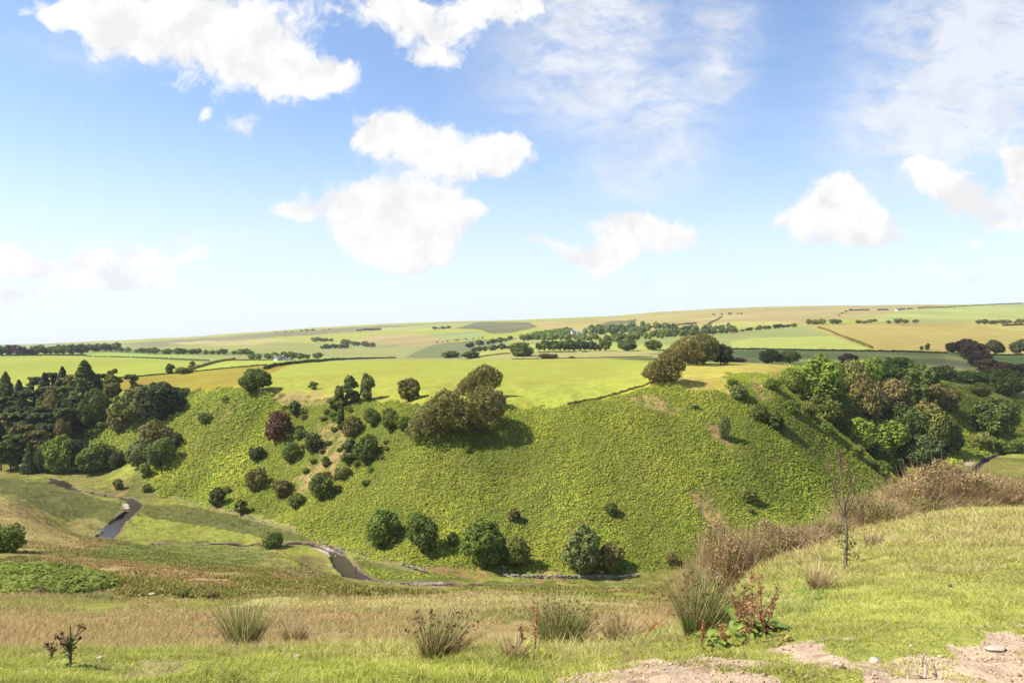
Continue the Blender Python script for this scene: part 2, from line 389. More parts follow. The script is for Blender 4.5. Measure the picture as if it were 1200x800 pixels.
def land_colour(x, y, z, rd):
    u, v = project(x, y, z)
    n1 = fbm(x / 2.3, y / 2.3, 101, 4); n2 = fbm(x / 14, y / 14, 102, 3); n3 = fbm(x / 60, y / 60, 103, 3)
    C = np.zeros(x.shape + (3,)); C[:] = (0.235, 0.235, 0.045)
    def put(mask, c, w=1.0):
        w = (mask * w)[..., None]; C[:] = C * (1 - w) + np.array(c) * w
    # valley floor and near hillside: green and tan interleaved
    vf = (y > 12) & (y < 420)
    put(vf, (0.158, 0.148, 0.030), 1.0)
    put(vf, (0.10, 0.105, 0.024), sstep(-0.15, .35, fbm(x / 30, y / 22, 111, 4)) * sstep(150, 220, y) * .85)
    put(vf, (0.075, 0.085, 0.02), sstep(.05, .5, n1) * sstep(100, 220, y) * .5)
    put(vf, (0.26, 0.22, 0.06), sstep(.1, .5, n1 + n2 * .8) * .6)
    put(vf, (0.24, 0.25, 0.04), sstep(.12, .55, -n2 + n1 * .5) * .7)
    put(vf, (0.27, 0.165, 0.065), sstep(.12, .45, fbm(x / 9, y / 16, 109, 4)) * .65)
    for pts, a, b, c in TANS:
        uu = u + n1 * 26 + n2 * 20; vv = v + (n1 * 7 + n2 * 6)
        put(inpoly(uu, vv, pts) & (y > a) & (y < b), c, 0.55 + 0.45 * sstep(-.5, .25, n1 + .5 * n2))
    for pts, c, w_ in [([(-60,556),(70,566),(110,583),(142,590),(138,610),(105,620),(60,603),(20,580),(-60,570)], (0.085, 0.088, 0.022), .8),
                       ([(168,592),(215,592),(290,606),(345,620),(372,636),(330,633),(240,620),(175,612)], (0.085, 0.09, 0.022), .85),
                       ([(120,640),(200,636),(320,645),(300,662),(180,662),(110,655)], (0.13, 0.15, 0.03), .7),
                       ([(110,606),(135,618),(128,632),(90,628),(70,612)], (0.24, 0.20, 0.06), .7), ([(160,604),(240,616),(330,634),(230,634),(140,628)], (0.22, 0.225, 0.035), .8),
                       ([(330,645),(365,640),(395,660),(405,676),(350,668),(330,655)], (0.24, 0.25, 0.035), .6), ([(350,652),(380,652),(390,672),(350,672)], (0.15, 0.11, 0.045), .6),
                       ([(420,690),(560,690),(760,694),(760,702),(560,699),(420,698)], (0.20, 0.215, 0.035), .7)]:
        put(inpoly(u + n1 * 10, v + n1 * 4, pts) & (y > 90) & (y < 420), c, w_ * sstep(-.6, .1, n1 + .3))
    # plateau pasture
    pl = (y > 286) & (z > -27.5)
    put(pl, G_PAST); put(pl & (y > 330), (0.31, 0.28, 0.045), sstep(-.1, .6, fbm(x / 90, y / 30, 7, 4)) * .6)
    w = fbm(x / (np.maximum(y, 1) * .02 + 1), y / (np.maximum(y, 1) * .06 + 1), 13, 2); fu = u + w * (1.5 + 6 * sstep(1200, 2000, y)); fv = v + w * (.5 + .8 * sstep(1200, 2000, y))
    warm = np.array([1.0, .95, .84])
    mo = 1 + np.where(y > 1500, 0.30, 0.14) * fbm(x / 150, y / 220, 19, 5)
    for pts, a, b, c in FAR:
        m = inpoly(fu, fv, pts) & (y > a) & (y < b)
        Cc = np.array(c) * (warm if a > 1100 else 1.0) * mo[..., None] * .93
        C[m] = Cc[m]
    # pasture rim, brownish
    put(inpoly(u, v + n1 * 5, [(760,440),(800,428),(880,425),(935,426),(930,440),(860,463),(800,455),(765,452)]) & (y > 285) & (y < 480), (0.34,0.27,0.055), .85)
    put(inpoly(u, v + n1 * 5, [(300,455),(400,460),(480,468),(500,474),(400,472),(300,465)]) & (y > 285) & (y < 480), (0.27,0.22,0.05), .7)
    br = bracken_mask(x, y, u, v)
    put(br, (0.10, 0.115, 0.022)); put(br, (0.20, 0.17, 0.05), sstep(.1, .7, n2 + n1 * .5) * .6)  # ground darkened under bracken: shade between the clumps put into its colour
    for pts, a, b in SCARS: put(inpoly(u + n1 * 8, v + n1 * 6, pts) & (y > a) & (y < b), (0.27, 0.175, 0.075), .85 * sstep(-.5, .3, n1))
    # green strip and stony line at the slope's foot
    # near turf
    nr = np.where(u > 780, y < 45, y < 13)
    put(nr, G_NEAR); put(nr, (0.34, 0.29, 0.10), sstep(-.2, .5, n1 + fbm(x / 4, y / 4, 55, 3)) * .8 * np.where(u > 850, 1, .5))
    put(nr & (u > 820), (0.33, 0.27, 0.075), sstep(700, 620, v) * .6)
    pth = inpoly(u + fbm(x / .5, y / .5, 71, 4) * 90, v + fbm(x / .5, y / .5, 72, 4) * 30, PATH) & (y < 9)
    grs = fbm(x / .7, y / .7, 73, 3) > .22
    grs |= inpoly(u, v, [(820,830),(850,786),(930,778),(1010,786),(1020,830)]) & (fbm(x / .3, y / .3, 74, 2) > -.25)
    P_ = pth & ~grs; put(nr & (fbm(x / .45, y / .45, 83, 3) > .42), (0.30, 0.22, 0.12), .6)
    put(P_, (0.47, 0.35, 0.225)); put(P_, (0.30, 0.20, 0.125), sstep(0, .6, fbm(x / .12, y / .12, 75, 3)))
    # river banks and bed
    put(rd < 1.1, (0.17, 0.12, 0.07), (1 - sstep(.2, 1.4, rd + n1 * 1.2)) * (y > 150))
    put(rd < 0.2, (0.045, 0.035, 0.03))
    sh = inpoly(u, v, [(366,641),(385,641),(402,652),(411,668),(408,676),(397,664),(384,650)]) | inpoly(u, v, [(142,590),(150,590),(158,600),(152,604),(148,598)]) | inpoly(u, v, [(418,680),(470,684),(520,681),(520,684),(430,688)]) | inpoly(u, v, [(1130,542),(1140,540),(1142,544),(1132,546)])
    put(sh & (y > 190) & (rd < 6), (0.37, 0.31, 0.235), .85 + .15 * n1)
    put(inpoly(u, v + n1 * 3, [(205,580),(240,590),(300,603),(360,622),(440,652),(510,672),(500,675),(430,656),(350,626),(290,608),(210,585)]) & (y > 190) & (y < 330), (0.27, 0.24, 0.10), .4)
    return C, br, P_

def build_ground():
    ss = np.concatenate([np.linspace(-1.9, -0.72, 60, endpoint=False), np.linspace(-0.72, 0.72, 1060), np.linspace(0.72, 1.9, 61)[1:]])
    ys = np.concatenate([np.linspace(-30, 1.5, 30, endpoint=False), np.geomspace(4.0, 12.5, 200, endpoint=False) - 2.5,
        np.geomspace(10, 60, 150, endpoint=False), np.geomspace(60, 196, 130, endpoint=False), np.linspace(196, 335, 330, endpoint=False),
        np.geomspace(335, 620, 170, endpoint=False), np.geomspace(620, 8800, 270)])
    Yg, Sg = np.meshgrid(ys, ss, indexing='ij')
    Xg = Sg * (Yg + 8 * np.exp(-np.maximum(Yg, 0) / 30) + np.where(Yg < 0, -Yg * 1.0, 0) )
    rd = riv_dist(Xg, Yg)
    Z = H(Xg, Yg, rd)
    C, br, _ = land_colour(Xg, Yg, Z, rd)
    n, m = Xg.shape
    idx = np.arange(n * m).reshape(n, m)
    Q = np.stack([idx[:-1, :-1], idx[:-1, 1:], idx[1:, 1:], idx[1:, :-1]], -1).reshape(-1, 4)
    V = np.stack([Xg, Yg, Z], -1).reshape(-1, 3)
    mt, nt, nd, lk = nmat('turf_and_heath')
    at = N(nt, 'ShaderNodeAttribute', attribute_name='col')
    geo = N(nt, 'ShaderNodeNewGeometry')
    n1 = N(nt, 'ShaderNodeTexNoise', ins={'Vector': geo.outputs['Position'], 'Scale': 0.35, 'Detail': 8.0, 'Roughness': 0.7})
    n2 = N(nt, 'ShaderNodeTexNoise', ins={'Vector': geo.outputs['Position'], 'Scale': 9.0, 'Detail': 6.0, 'Roughness': 0.7})
    n3 = N(nt, 'ShaderNodeTexNoise', ins={'Vector': geo.outputs['Position'], 'Scale': 0.03, 'Detail': 6.0, 'Roughness': 0.65})
    k = mth(nt, 'MULTIPLY_ADD', n1.outputs['Fac'], 0.9, 0.55)
    k = mth(nt, 'MULTIPLY', k, mth(nt, 'MULTIPLY_ADD', n2.outputs['Fac'], 0.6, 0.7))
    k = mth(nt, 'MULTIPLY', k, mth(nt, 'MULTIPLY_ADD', n3.outputs['Fac'], 0.5, 0.75))
    sc = N(nt, 'ShaderNodeVectorMath', operation='SCALE', ins={0: at.outputs['Color'], 'Scale': k})
    hs = N(nt, 'ShaderNodeMapRange', ins={0: n3.outputs['Fac'], 1: 0.3, 2: 0.7, 3: 0.485, 4: 0.515})
    hv = N(nt, 'ShaderNodeHueSaturation', ins={'Hue': hs.outputs[0], 'Color': sc.outputs[0]})
    bp = N(nt, 'ShaderNodeBump', ins={'Strength': 0.7, 'Distance': 0.35, 'Height': n1.outputs['Fac']})
    bp2 = N(nt, 'ShaderNodeBump', ins={'Strength': 0.5, 'Distance': 0.02, 'Height': n2.outputs['Fac'], 'Normal': bp.outputs[0]})
    bs = N(nt, 'ShaderNodeBsdfPrincipled', ins={'Base Color': hv.outputs[0], 'Roughness': 0.95, 'Specular IOR Level': 0.1, 'Normal': bp2.outputs[0]})
    N(nt, 'ShaderNodeOutputMaterial', ins={0: bs.outputs[0]})
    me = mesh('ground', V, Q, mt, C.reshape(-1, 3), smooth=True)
    o = obj('ground', me); tag(o, kind='structure')
    return o
build_ground()

def build_river():
    mt, nt, nd, lk = nmat('river_water')
    geo = N(nt, 'ShaderNodeNewGeometry')
    nz = N(nt, 'ShaderNodeTexNoise', ins={'Vector': geo.outputs['Position'], 'Scale': 2.2, 'Detail': 5.0})
    bp = N(nt, 'ShaderNodeBump', ins={'Strength': 0.35, 'Distance': 0.08, 'Height': nz.outputs['Fac']})
    rp = N(nt, 'ShaderNodeMapRange', ins={0: nz.outputs['Fac'], 1: 0.66, 2: 0.78, 3: 0.0, 4: .5})
    mx = N(nt, 'ShaderNodeMix', data_type='RGBA', ins={0: rp.outputs[0], 6: (0.05, 0.036, 0.03, 1), 7: (0.35, 0.35, 0.36, 1)})
    bs = N(nt, 'ShaderNodeBsdfPrincipled', ins={'Base Color': mx.outputs[2], 'Roughness': 0.12, 'Normal': bp.outputs[0]})
    N(nt, 'ShaderNodeOutputMaterial', ins={0: bs.outputs[0]})
    V = []; Q = []; o = 0
    for p in RIVW:
        d = np.gradient(p[:, :2], axis=0); nrm = unit(np.stack([-d[:, 1], d[:, 0]], 1))
        w = p[:, 2:3] / 2 + 1.6
        a = p[:, :2] - nrm * w; b = p[:, :2] + nrm * w; n = len(p)
        V += [np.c_[a, np.full(n, WATER_Z)], np.c_[b, np.full(n, WATER_Z)]]
        Q += [[o + i, o + i + 1, o + n + i + 1, o + n + i] for i in range(n - 1)]; o += 2 * n
        WATER = WATER_Z
    tag(obj('river', mesh('river', np.concatenate(V), Q, mt)), kind='structure')
build_river()

# ------------------------------------------------------------------ sky, sun, camera
def build_world():
    w = bpy.data.worlds.new('World'); S.world = w; w.use_nodes = True
    nt = w.node_tree; nt.nodes.clear(); lk = nt.links
    tc = N(nt, 'ShaderNodeTexCoord'); d = tc.outputs['Generated']
    sp = N(nt, 'ShaderNodeSeparateXYZ', ins={0: d})
    sky = N(nt, 'ShaderNodeTexSky', sky_type='NISHITA', sun_disc=False, sun_elevation=SUN_EL, altitude=300, air_density=1.0, dust_density=0.6, ozone_density=2.2)
    sky.sun_rotation = math.atan2(-SUN_DIR[0], -SUN_DIR[1])
    yy = mth(nt, 'MAXIMUM', mth(nt, 'ABSOLUTE', sp.outputs[1]), 0.06)
    U = mth(nt, 'MULTIPLY', mth(nt, 'DIVIDE', sp.outputs[0], yy), 9.5)
    Vv = mth(nt, 'MULTIPLY', mth(nt, 'DIVIDE', sp.outputs[2], yy), 9.5)
    P = N(nt, 'ShaderNodeCombineXYZ', ins={0: U, 1: Vv, 2: 0.0}).outputs[0]
    def noise(vec, sc, det, rough=.6, off=(0, 0, 0), stretch=(1, 1, 1), rot=0.0):
        mp = N(nt, 'ShaderNodeMapping', ins={0: vec, 1: off, 2: (0, 0, rot), 3: stretch})
        return N(nt, 'ShaderNodeTexNoise', ins={'Vector': mp.outputs[0], 'Scale': sc, 'Detail': det, 'Roughness': rough})
    def warp(vec, sc, amp, off):
        nz = noise(vec, sc, 4.0, .55, off)
        s = N(nt, 'ShaderNodeVectorMath', operation='SUBTRACT', ins={0: nz.outputs['Color'], 1: (.5, .5, .5)})
        s2 = N(nt, 'ShaderNodeVectorMath', operation='SCALE', ins={0: s.outputs[0], 'Scale': amp})
        return N(nt, 'ShaderNodeVectorMath', operation='ADD', ins={0: vec, 1: s2.outputs[0]}).outputs[0]
    P1 = warp(warp(P, 1.1, 0.45, (3, 1, 0)), 4.0, 0.18, (7, 2, 0))
    def blobs(vec, L):
        tot = None
        for cx, cy, rx, ry, a in L:
            c = ((cx - 600) / 100, (400 - cy) / 100, 0)
            s = N(nt, 'ShaderNodeVectorMath', operation='SUBTRACT', ins={0: vec, 1: c})
            s = N(nt, 'ShaderNodeVectorMath', operation='MULTIPLY', ins={0: s.outputs[0], 1: (100 / rx, 100 / ry, 0)})
            dd = N(nt, 'ShaderNodeVectorMath', operation='DOT_PRODUCT', ins={0: s.outputs[0], 1: s.outputs[0]})
            e = mth(nt, 'POWER', 2.71828, mth(nt, 'MULTIPLY', dd.outputs['Value'], -1.0))
            tot = mth(nt, 'MULTIPLY_ADD', e, a, tot if tot is not None else 0.0)
        return tot
    CU = [(130,15,60,26,1),(235,30,110,58,1),(285,62,80,48,1),(340,92,55,30,1),(388,86,40,18,.9),(70,18,45,20,.8),(150,48,50,20,.7),
          (287,155,24,18,.9),(243,135,9,8,.8),(440,8,60,24,.9),(520,35,66,42,.9),(610,5,80,26,.9),(505,70,30,22,.6),
          (436,152,32,28,1),(478,160,45,32,1),(540,168,60,30,1),(600,182,42,22,1),(555,190,50,20,.8),
          (340,243,30,12,1),(420,235,60,30,1),(470,245,70,40,1),(530,245,42,22,.9),(480,285,64,30,1),(440,270,60,26,.8),(500,306,38,14,.8),
          (725,262,46,13,1),(790,272,56,17,1),(690,300,38,18,1),(625,285,16,7,.9),(740,288,60,16,.9),(655,293,26,10,.7),
          (985,220,34,26,1),(975,250,55,30,1),(1020,265,50,22,1),(1000,285,66,12,.6),(930,255,30,14,.7),
          (1085,195,34,14,1),(1125,220,46,24,1),(1165,250,48,26,1),(1195,180,26,32,1),(1230,230,50,40,1),(1130,284,24,8,.8),
          (5,292,32,20,1),(35,312,40,14,.9),(110,298,100,14,.7),(220,300,70,13,.62),(110,318,60,16,.8),(175,330,56,12,1),(20,345,42,12,1),(277,330,13,6,.9),(100,335,60,10,.6)]
    m = blobs(P1, CU)
    nz = noise(P1, 1.7, 7.0, .58)
    nf = noise(P1, 6.5, 5.0, .6, (2, 8, 0))
    m = mth(nt, 'MULTIPLY_ADD', mth(nt, 'SUBTRACT', nf.outputs['Fac'], .5), .9, m)
    D = mth(nt, 'ADD', m, mth(nt, 'MULTIPLY', mth(nt, 'SUBTRACT', nz.outputs['Fac'], 0.5), 2.0))
    A = N(nt, 'ShaderNodeMapRange', interpolation_type='SMOOTHSTEP', ins={0: D, 1: 0.42, 2: 1.06}).outputs[0]
    # high thin cloud, in streaks
    CI = [(690,55,95,50,.7),(740,120,100,55,.7),(700,10,90,30,.7),(790,170,70,50,.5),(850,30,36,34,.8),(842,88,26,22,.8),(1120,90,120,105,.9),(1060,160,90,50,.7),(1210,30,130,80,.8),(745,205,60,25,.5),(1160,140,70,50,.6),(745,335,90,8,.5),(1080,322,130,12,.6),(180,285,140,10,.5),(100,60,90,30,.3),(620,110,70,60,.35)]
    P2 = warp(P, .8, .8, (1, 9, 0))
    mc = blobs(P2, CI)
    st = noise(P2, 1.6, 8.0, .66, (0, 0, 0), (1.0, 2.6, 1), -0.5)
    Dc = mth(nt, 'MULTIPLY', mc, mth(nt, 'MULTIPLY_ADD', st.outputs['Fac'], 2.4, -0.45))
    B = N(nt, 'ShaderNodeMapRange', ins={0: Dc, 1: 0.03, 2: 0.85, 3: 0.0, 4: 0.72}).outputs[0]
    al = mth(nt, 'MAXIMUM', A, B)
    # cloud body: brighter tops, slightly greyer and warmer bellies
    n4 = noise(P1, 1.7, 5.0, .58, (-.22, .26, 0)); n5 = noise(P1, .9, 3.0, .5, (4, 4, 0))
    rel = mth(nt, 'SUBTRACT', n4.outputs['Fac'], nz.outputs['Fac'])
    belly = mth(nt, 'MULTIPLY_ADD', rel, 5.0, mth(nt, 'MULTIPLY_ADD', n5.outputs['Fac'], 1.6, -.45), clamp=True)
    cc = N(nt, 'ShaderNodeMix', data_type='RGBA', ins={0: belly, 6: SKY['ca'] + (1,), 7: SKY['cb'] + (1,)}).outputs[2]
    sk = N(nt, 'ShaderNodeVectorMath', operation='SCALE', ins={0: sky.outputs[0], 'Scale': SKY['k']})
    sk = N(nt, 'ShaderNodeVectorMath', operation='MULTIPLY', ins={0: sk.outputs[0], 1: SKY['tint']})
    # pale air low down
    hz = N(nt, 'ShaderNodeMapRange', interpolation_type='SMOOTHERSTEP', ins={0: sp.outputs[2], 1: 0.30, 2: -0.02, 3: 0.0, 4: SKY['hz']}).outputs[0]
    base = N(nt, 'ShaderNodeMix', data_type='RGBA', ins={0: hz, 6: sk.outputs[0], 7: SKY['low'] + (1,)}).outputs[2]
    up = N(nt, 'ShaderNodeMapRange', ins={0: sp.outputs[2], 1: -0.01, 2: 0.03}).outputs[0]
    al = mth(nt, 'MULTIPLY', al, up)
    fin = N(nt, 'ShaderNodeMix', data_type='RGBA', ins={0: al, 6: base, 7: cc}).outputs[2]
    bg = N(nt, 'ShaderNodeBackground', ins={0: fin, 1: 0.12})
    N(nt, 'ShaderNodeOutputWorld', ins={0: bg.outputs[0]})
    w.cycles.sampling_method = 'MANUAL'; w.cycles.sample_map_resolution = 512
EXPO = 0.78
HAZE = 0.000045
SKY = dict(k=1.04, tint=(0.96, .95, 1.0), hz=0.72, low=(4.45, 4.85, 5.35), ca=(5.05, 5.0, 4.95), cb=(4.35, 4.35, 4.35))
build_world()

sd = bpy.data.lights.new('sun', 'SUN'); sd.energy = 5.0; sd.angle = math.radians(0.55); sd.color = (1.0, 0.955, 0.87)
so = bpy.data.objects.new('sun', sd); COL.objects.link(so)
from mathutils import Vector
dv = Vector((SUN_DIR[0], SUN_DIR[1], 0)).normalized() * math.cos(SUN_EL); dv.z = -math.sin(SUN_EL)
so.rotation_euler = dv.to_track_quat('-Z', 'Y').to_euler()
cd = bpy.data.cameras.new('camera'); cd.lens = 36 * F / 1200; cd.sensor_width = 36; cd.clip_start = 0.1; cd.clip_end = 20000
cam = bpy.data.objects.new('camera', cd); COL.objects.link(cam); cam.rotation_euler = (math.radians(90), 0, 0); S.camera = cam
S.view_settings.view_transform = 'Standard'; S.view_settings.look = 'None'; S.view_settings.gamma = 1; S.view_settings.exposure = EXPO
S.render.engine = 'CYCLES'; S.cycles.max_bounces = 5; S.cycles.diffuse_bounces = 2; S.cycles.transmission_bounces = 2; S.cycles.transparent_max_bounces = 8
S.cycles.use_adaptive_sampling = True; S.cycles.adaptive_threshold = 0.02
S.cycles.use_denoising = True; S.cycles.denoiser = 'OPENIMAGEDENOISE'; S.cycles.denoising_input_passes = 'RGB_ALBEDO_NORMAL'; S.cycles.denoising_prefilter = 'ACCURATE'

# ------------------------------------------------------------------ bracken, grass (nobody could count these)
def pts_region(x0, x1, y0, y1, step, r):
    xs = np.arange(x0, x1, step); ys = np.arange(y0, y1, step * .8)
    X, Y = np.meshgrid(xs, ys); X = X.ravel() + r.uniform(-.5, .5, X.size) * step; Y = Y.ravel() + r.uniform(-.5, .5, Y.size) * step
    return X, Y

def bracken():
    r = np.random.default_rng(5)
    out = []
    def add(x0, x1, y0, y1, step, nf, big=1.0, leaf_n=22):
        X, Y = pts_region(x0, x1, y0, y1, step, r)
        z = H1(X, Y); u, v = project(X, Y, z)
        k = (u > -90) & (u < 1290) & bracken_mask(X, Y, u, v)
        sc = np.zeros(len(X), bool)
        for pts, a, b in SCARS: sc |= inpoly(u, v, pts) & (r.random(len(X)) > .2)
        k &= ~sc & (fbm(X / 3.2, Y / 3.2, 201, 3) > -0.55)
        X, Y = X[k], Y[k]; rd = riv_dist(X, Y); k = rd > 1.5; X, Y = X[k], Y[k]
        Z = H(X, Y, rd[k])
        n = len(X)
        big_ = (0.75 + .5 * r.random(n) + fbm(X / 2.6, Y / 2.6, 203, 2) * .7).clip(.45, 1.6) * big
        br = (fbm(X / 11, Y / 11, 205, 3) + .25 * r.normal(size=n))
        c = np.array([[.37, .41, .050]]) * (1 + .09 * r.normal(size=(n, 1)))
        c = np.where((br > .62)[:, None], np.array([[.41, .405, .055]]) * (1 + .15 * r.normal(size=(n, 1))), c)
        c = np.where(((br < -.80) | (r.random(n) < .004))[:, None], np.array([[.30, .23, .07]]), c)
        mh = leaf_n; rad = (step * .62) * (.75 + .6 * r.random(n)) * (1 + .35 * fbm(X / 9, Y / 9, 209, 2)); 
        pt = fbm(X / 34, Y / 50, 207, 3)[:, None]; pq = fbm(X / 16, Y / 26, 208, 3)[:, None]; c = c * (1 + .34 * pt + .42 * pq) * np.array([[1, 1, 1]]) * np.where(pt > .12, [[1.04, .99, 1.0]], [[.98, 1.0, .95]])
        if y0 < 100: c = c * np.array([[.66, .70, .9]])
        for f in range(mh):
            a = r.uniform(0, 2 * np.pi, n); ce = r.uniform(.05, 1.0, n); se = np.sqrt(1 - ce ** 2)
            d = np.stack([np.cos(a) * se, np.sin(a) * se, ce], 1); q = r.uniform(.8, 1.1, n)
            Pm = np.c_[X, Y, Z - .08] + d * (rad * q)[:, None] * np.array([1, 1, .95])
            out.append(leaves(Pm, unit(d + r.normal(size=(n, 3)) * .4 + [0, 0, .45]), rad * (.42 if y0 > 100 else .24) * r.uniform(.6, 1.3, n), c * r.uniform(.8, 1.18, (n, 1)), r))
        for f in range(nf):
            a = r.uniform(0, 2 * np.pi, n); el = r.uniform(.35, 1.25, n)
            D = np.stack([np.cos(a) * np.cos(el), np.sin(a) * np.cos(el), np.sin(el)], 1)
            L = big_ * r.uniform(.5, .95, n); bend = np.c_[D[:, :2] * .30, -0.55 * np.ones(n)] * L[:, None]
            cf = c * r.uniform(.8, 1.2, (n, 1))
            out.append(strips(np.c_[X, Y, Z - .05], D, L, big_ * .30, bend, 2, cf * .8, cf * 1.1, .75, r, True))
        return n
    n1 = add(-170, 330, 206, 345, .74, 2, .6, 18)
    n2 = add(-260, -95, 300, 470, 1.5, 2, 1, 16)
    n3 = add(110, 520, 330, 700, 1.9, 2, 1.2, 14)
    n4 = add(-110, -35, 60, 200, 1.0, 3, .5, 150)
    print('bracken', n1, n2, n3, n4)
    V, Q, C = join(out)
    tag(obj('bracken', mesh('bracken', V, Q, M_BRK, C)), 'green bracken fern covering the valley slopes', 'bracken', kind='stuff')
bracken()

def grass():
    r = np.random.default_rng(6)
    # turf close by: density falls off with distance
    n = 460000
    Y = np.exp(r.uniform(math.log(2.6), math.log(45), n)); u = r.uniform(-80, 1280, n)
    X = (u - U0) / F * Y
    near = np.where(u > 780, Y < 44, Y < 12.8) & (u > -1e9)
    keep = near & ~((u < 780) & (Y > 12.8))
    X, Y, u = X[keep], Y[keep], u[keep]
    Z = H1(X, Y); uu, vv = project(X, Y, Z)
    pth = inpoly(uu + fbm(X / .5, Y / .5, 71, 4) * 90, vv + fbm(X / .5, Y / .5, 72, 4) * 30, PATH) & (Y < 9)
    grs = (fbm(X / .7, Y / .7, 73, 3) > .22) | (inpoly(uu, vv, [(820,830),(850,786),(930,778),(1010,786),(1020,830)]) & (fbm(X / .3, Y / .3, 74, 2) > -.25))
    k = ~(pth & ~grs) | (r.random(len(X)) < .05 + .55 * (fbm(X / .22, Y / .22, 76, 3) > .22))
    X, Y, Z, u, vv = X[k], Y[k], Z[k], u[k], vv[k]; n = len(X)
    n1 = fbm(X / 1.2, Y / 1.2, 301, 4); n2 = fbm(X / 4, Y / 4, 55, 3)
    el = r.uniform(.5, 1.45, n); a = r.uniform(0, 2 * np.pi, n)
    D = np.stack([np.cos(a) * np.cos(el), np.sin(a) * np.cos(el), np.sin(el)], 1)
    sc = np.maximum(1, Y / 6)
    L = (.055 + .04 * n1.clip(-.8, 1)) * r.uniform(.5, 1.5, n) * np.minimum(sc, 2.6) * (1 + .9 * fbm(X / .35, Y / .35, 309, 2)).clip(.4, 2)
    tall = (n2 > .1) & (r.random(n) < np.where(u > 850, .3, .10)); L = np.where(tall, L * 1.9, L)
    W = .0045 * sc * r.uniform(.7, 1.4, n)
    c = np.array([[.40, .42, .065]]) * (1 + .2 * r.normal(size=(n, 1))).clip(.5, 1.5)
    dry = r.random(n) < (.27 + .5 * sstep(-.15, .7, n1 + n2) - .12 * (u < 650) + np.where(u > 850, .30 * sstep(720, 620, vv) + .08, 0)); c = np.where(dry[:, None], np.array([[.60, .50, .20]]) * r.uniform(.6, 1.15, (n, 1)), c)
    lush = (fbm(X / 2.5, Y / 2.5, 305, 3) > .35) & ~dry; c = np.where(lush[:, None], c * np.array([[.66, .88, .85]]), c) * (1 + .5 * fbm(X / .5, Y / .5, 307, 3))[:, None]
    bend = np.c_[r.normal(size=(n, 2)) * .25, -.25 * np.ones(n)] * L[:, None]
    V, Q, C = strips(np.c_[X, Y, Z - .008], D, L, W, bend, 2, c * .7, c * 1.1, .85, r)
    tag(obj('turf_grass', mesh('turf_grass', V, Q, M_GRASS, C)), 'short green turf grass with dry straw blades on the near bank', 'grass', kind='stuff')
    # longer bents along the edge of the bank, round the rushes
    n = 16000
    Y = r.uniform(7.2, 12.5, n); u = r.uniform(-60, 800, n); X = (u - U0) / F * Y; Z = H1(X, Y)
    k = fbm(X / 1.1, Y / 1.1, 331, 3) + .12 * (Y - 10.5) > .05; X, Y, Z = X[k], Y[k], Z[k]; n = len(X)
    el = r.uniform(.8, 1.5, n); a = r.uniform(0, 2 * np.pi, n); D = np.stack([np.cos(a) * np.cos(el), np.sin(a) * np.cos(el), np.sin(el)], 1)
    L = r.uniform(.10, .30, n); c = np.where((r.random(n) < .5)[:, None], np.array([[.62, .45, .22]]), np.array([[.36, .38, .08]])) * r.uniform(.6, 1.2, (n, 1))
    V, Q, C = strips(np.c_[X, Y, Z - .01], D, L, .007, np.c_[r.normal(size=(n, 2)) * .35, -.25 * np.ones(n)] * L[:, None], 2, c * .6, c * 1.15, .9, r)
    tag(obj('bent_grass', mesh('bent_grass', V, Q, M_GRASS, C)), 'long dry bent grass along the edge of the near bank', 'grass', kind='stuff')
    # rough grass beyond the lip
    n = 190000
    Y = np.exp(r.uniform(math.log(10), math.log(75), n)); u = r.uniform(-80, 960, n); X = (u - U0) / F * Y
    Z = H1(X, Y); _, vv = project(X, Y, Z)
    k = ((Y > 12.2) | (u > 735)) & ~((u > 780) & (Y < 20)) & (fbm(X / 3, Y / 6, 311, 3) > -.35)
    X, Y, Z, u = X[k], Y[k], Z[k], u[k]; n = len(X)
    n1 = fbm(X / 5, Y / 5, 312, 3)
    el = r.uniform(.9, 1.5, n); a = r.uniform(0, 2 * np.pi, n)
    D = np.stack([np.cos(a) * np.cos(el), np.sin(a) * np.cos(el), np.sin(el)], 1)
    L = (.26 + .12 * n1) * r.uniform(.5, 1.4, n)
    c = np.where((r.random(n) + n1 * .6 < .27)[:, None], np.array([[.36, .38, .08]]), np.array([[.57, .42, .19]])) * r.uniform(.6, 1.25, (n, 1))
    c = np.where((r.random(n) < .12)[:, None], np.array([[.45, .22, .13]]), c)
    bend = np.c_[r.normal(size=(n, 2)) * .3, -.15 * np.ones(n)] * L[:, None]
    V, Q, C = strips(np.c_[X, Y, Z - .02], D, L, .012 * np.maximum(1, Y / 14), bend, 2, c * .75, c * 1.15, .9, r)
    tag(obj('rough_grass', mesh('rough_grass', V, Q, M_GRASS, C)), 'tall tan and pinkish rough grass on the hillside below the near bank', 'grass', kind='stuff')
    # tussocks over the valley floor
    n = 330000
    Y = np.exp(r.uniform(math.log(60), math.log(400), n)); u = r.uniform(-80, 1280, n); X = (u - U0) / F * Y
    Z = H1(X, Y); uu, vv = project(X, Y, Z); rd = riv_dist(X, Y)
    k = ((Z < -40) | (Y < 215)) & ~bracken_mask(X, Y, uu, vv) & (rd > 1.2) & (fbm(X / 4, Y / 4, 321, 3) > -.25)
    k &= ~inpoly(uu, vv, [(360,636),(385,636),(412,655),(420,676),(525,680),(525,690),(430,690),(400,676),(380,652)])
    X, Y, Z, rd = X[k], Y[k], Z[k], rd[k]; n = len(X); Z = H(X, Y, rd)
    n1 = fbm(X / 7, Y / 7, 322, 3)
    el = r.uniform(.6, 1.5, n); a = r.uniform(0, 2 * np.pi, n)
    D = np.stack([np.cos(a) * np.cos(el), np.sin(a) * np.cos(el), np.sin(el)], 1)
    L = (.32 + .2 * n1) * r.uniform(.5, 1.3, n)
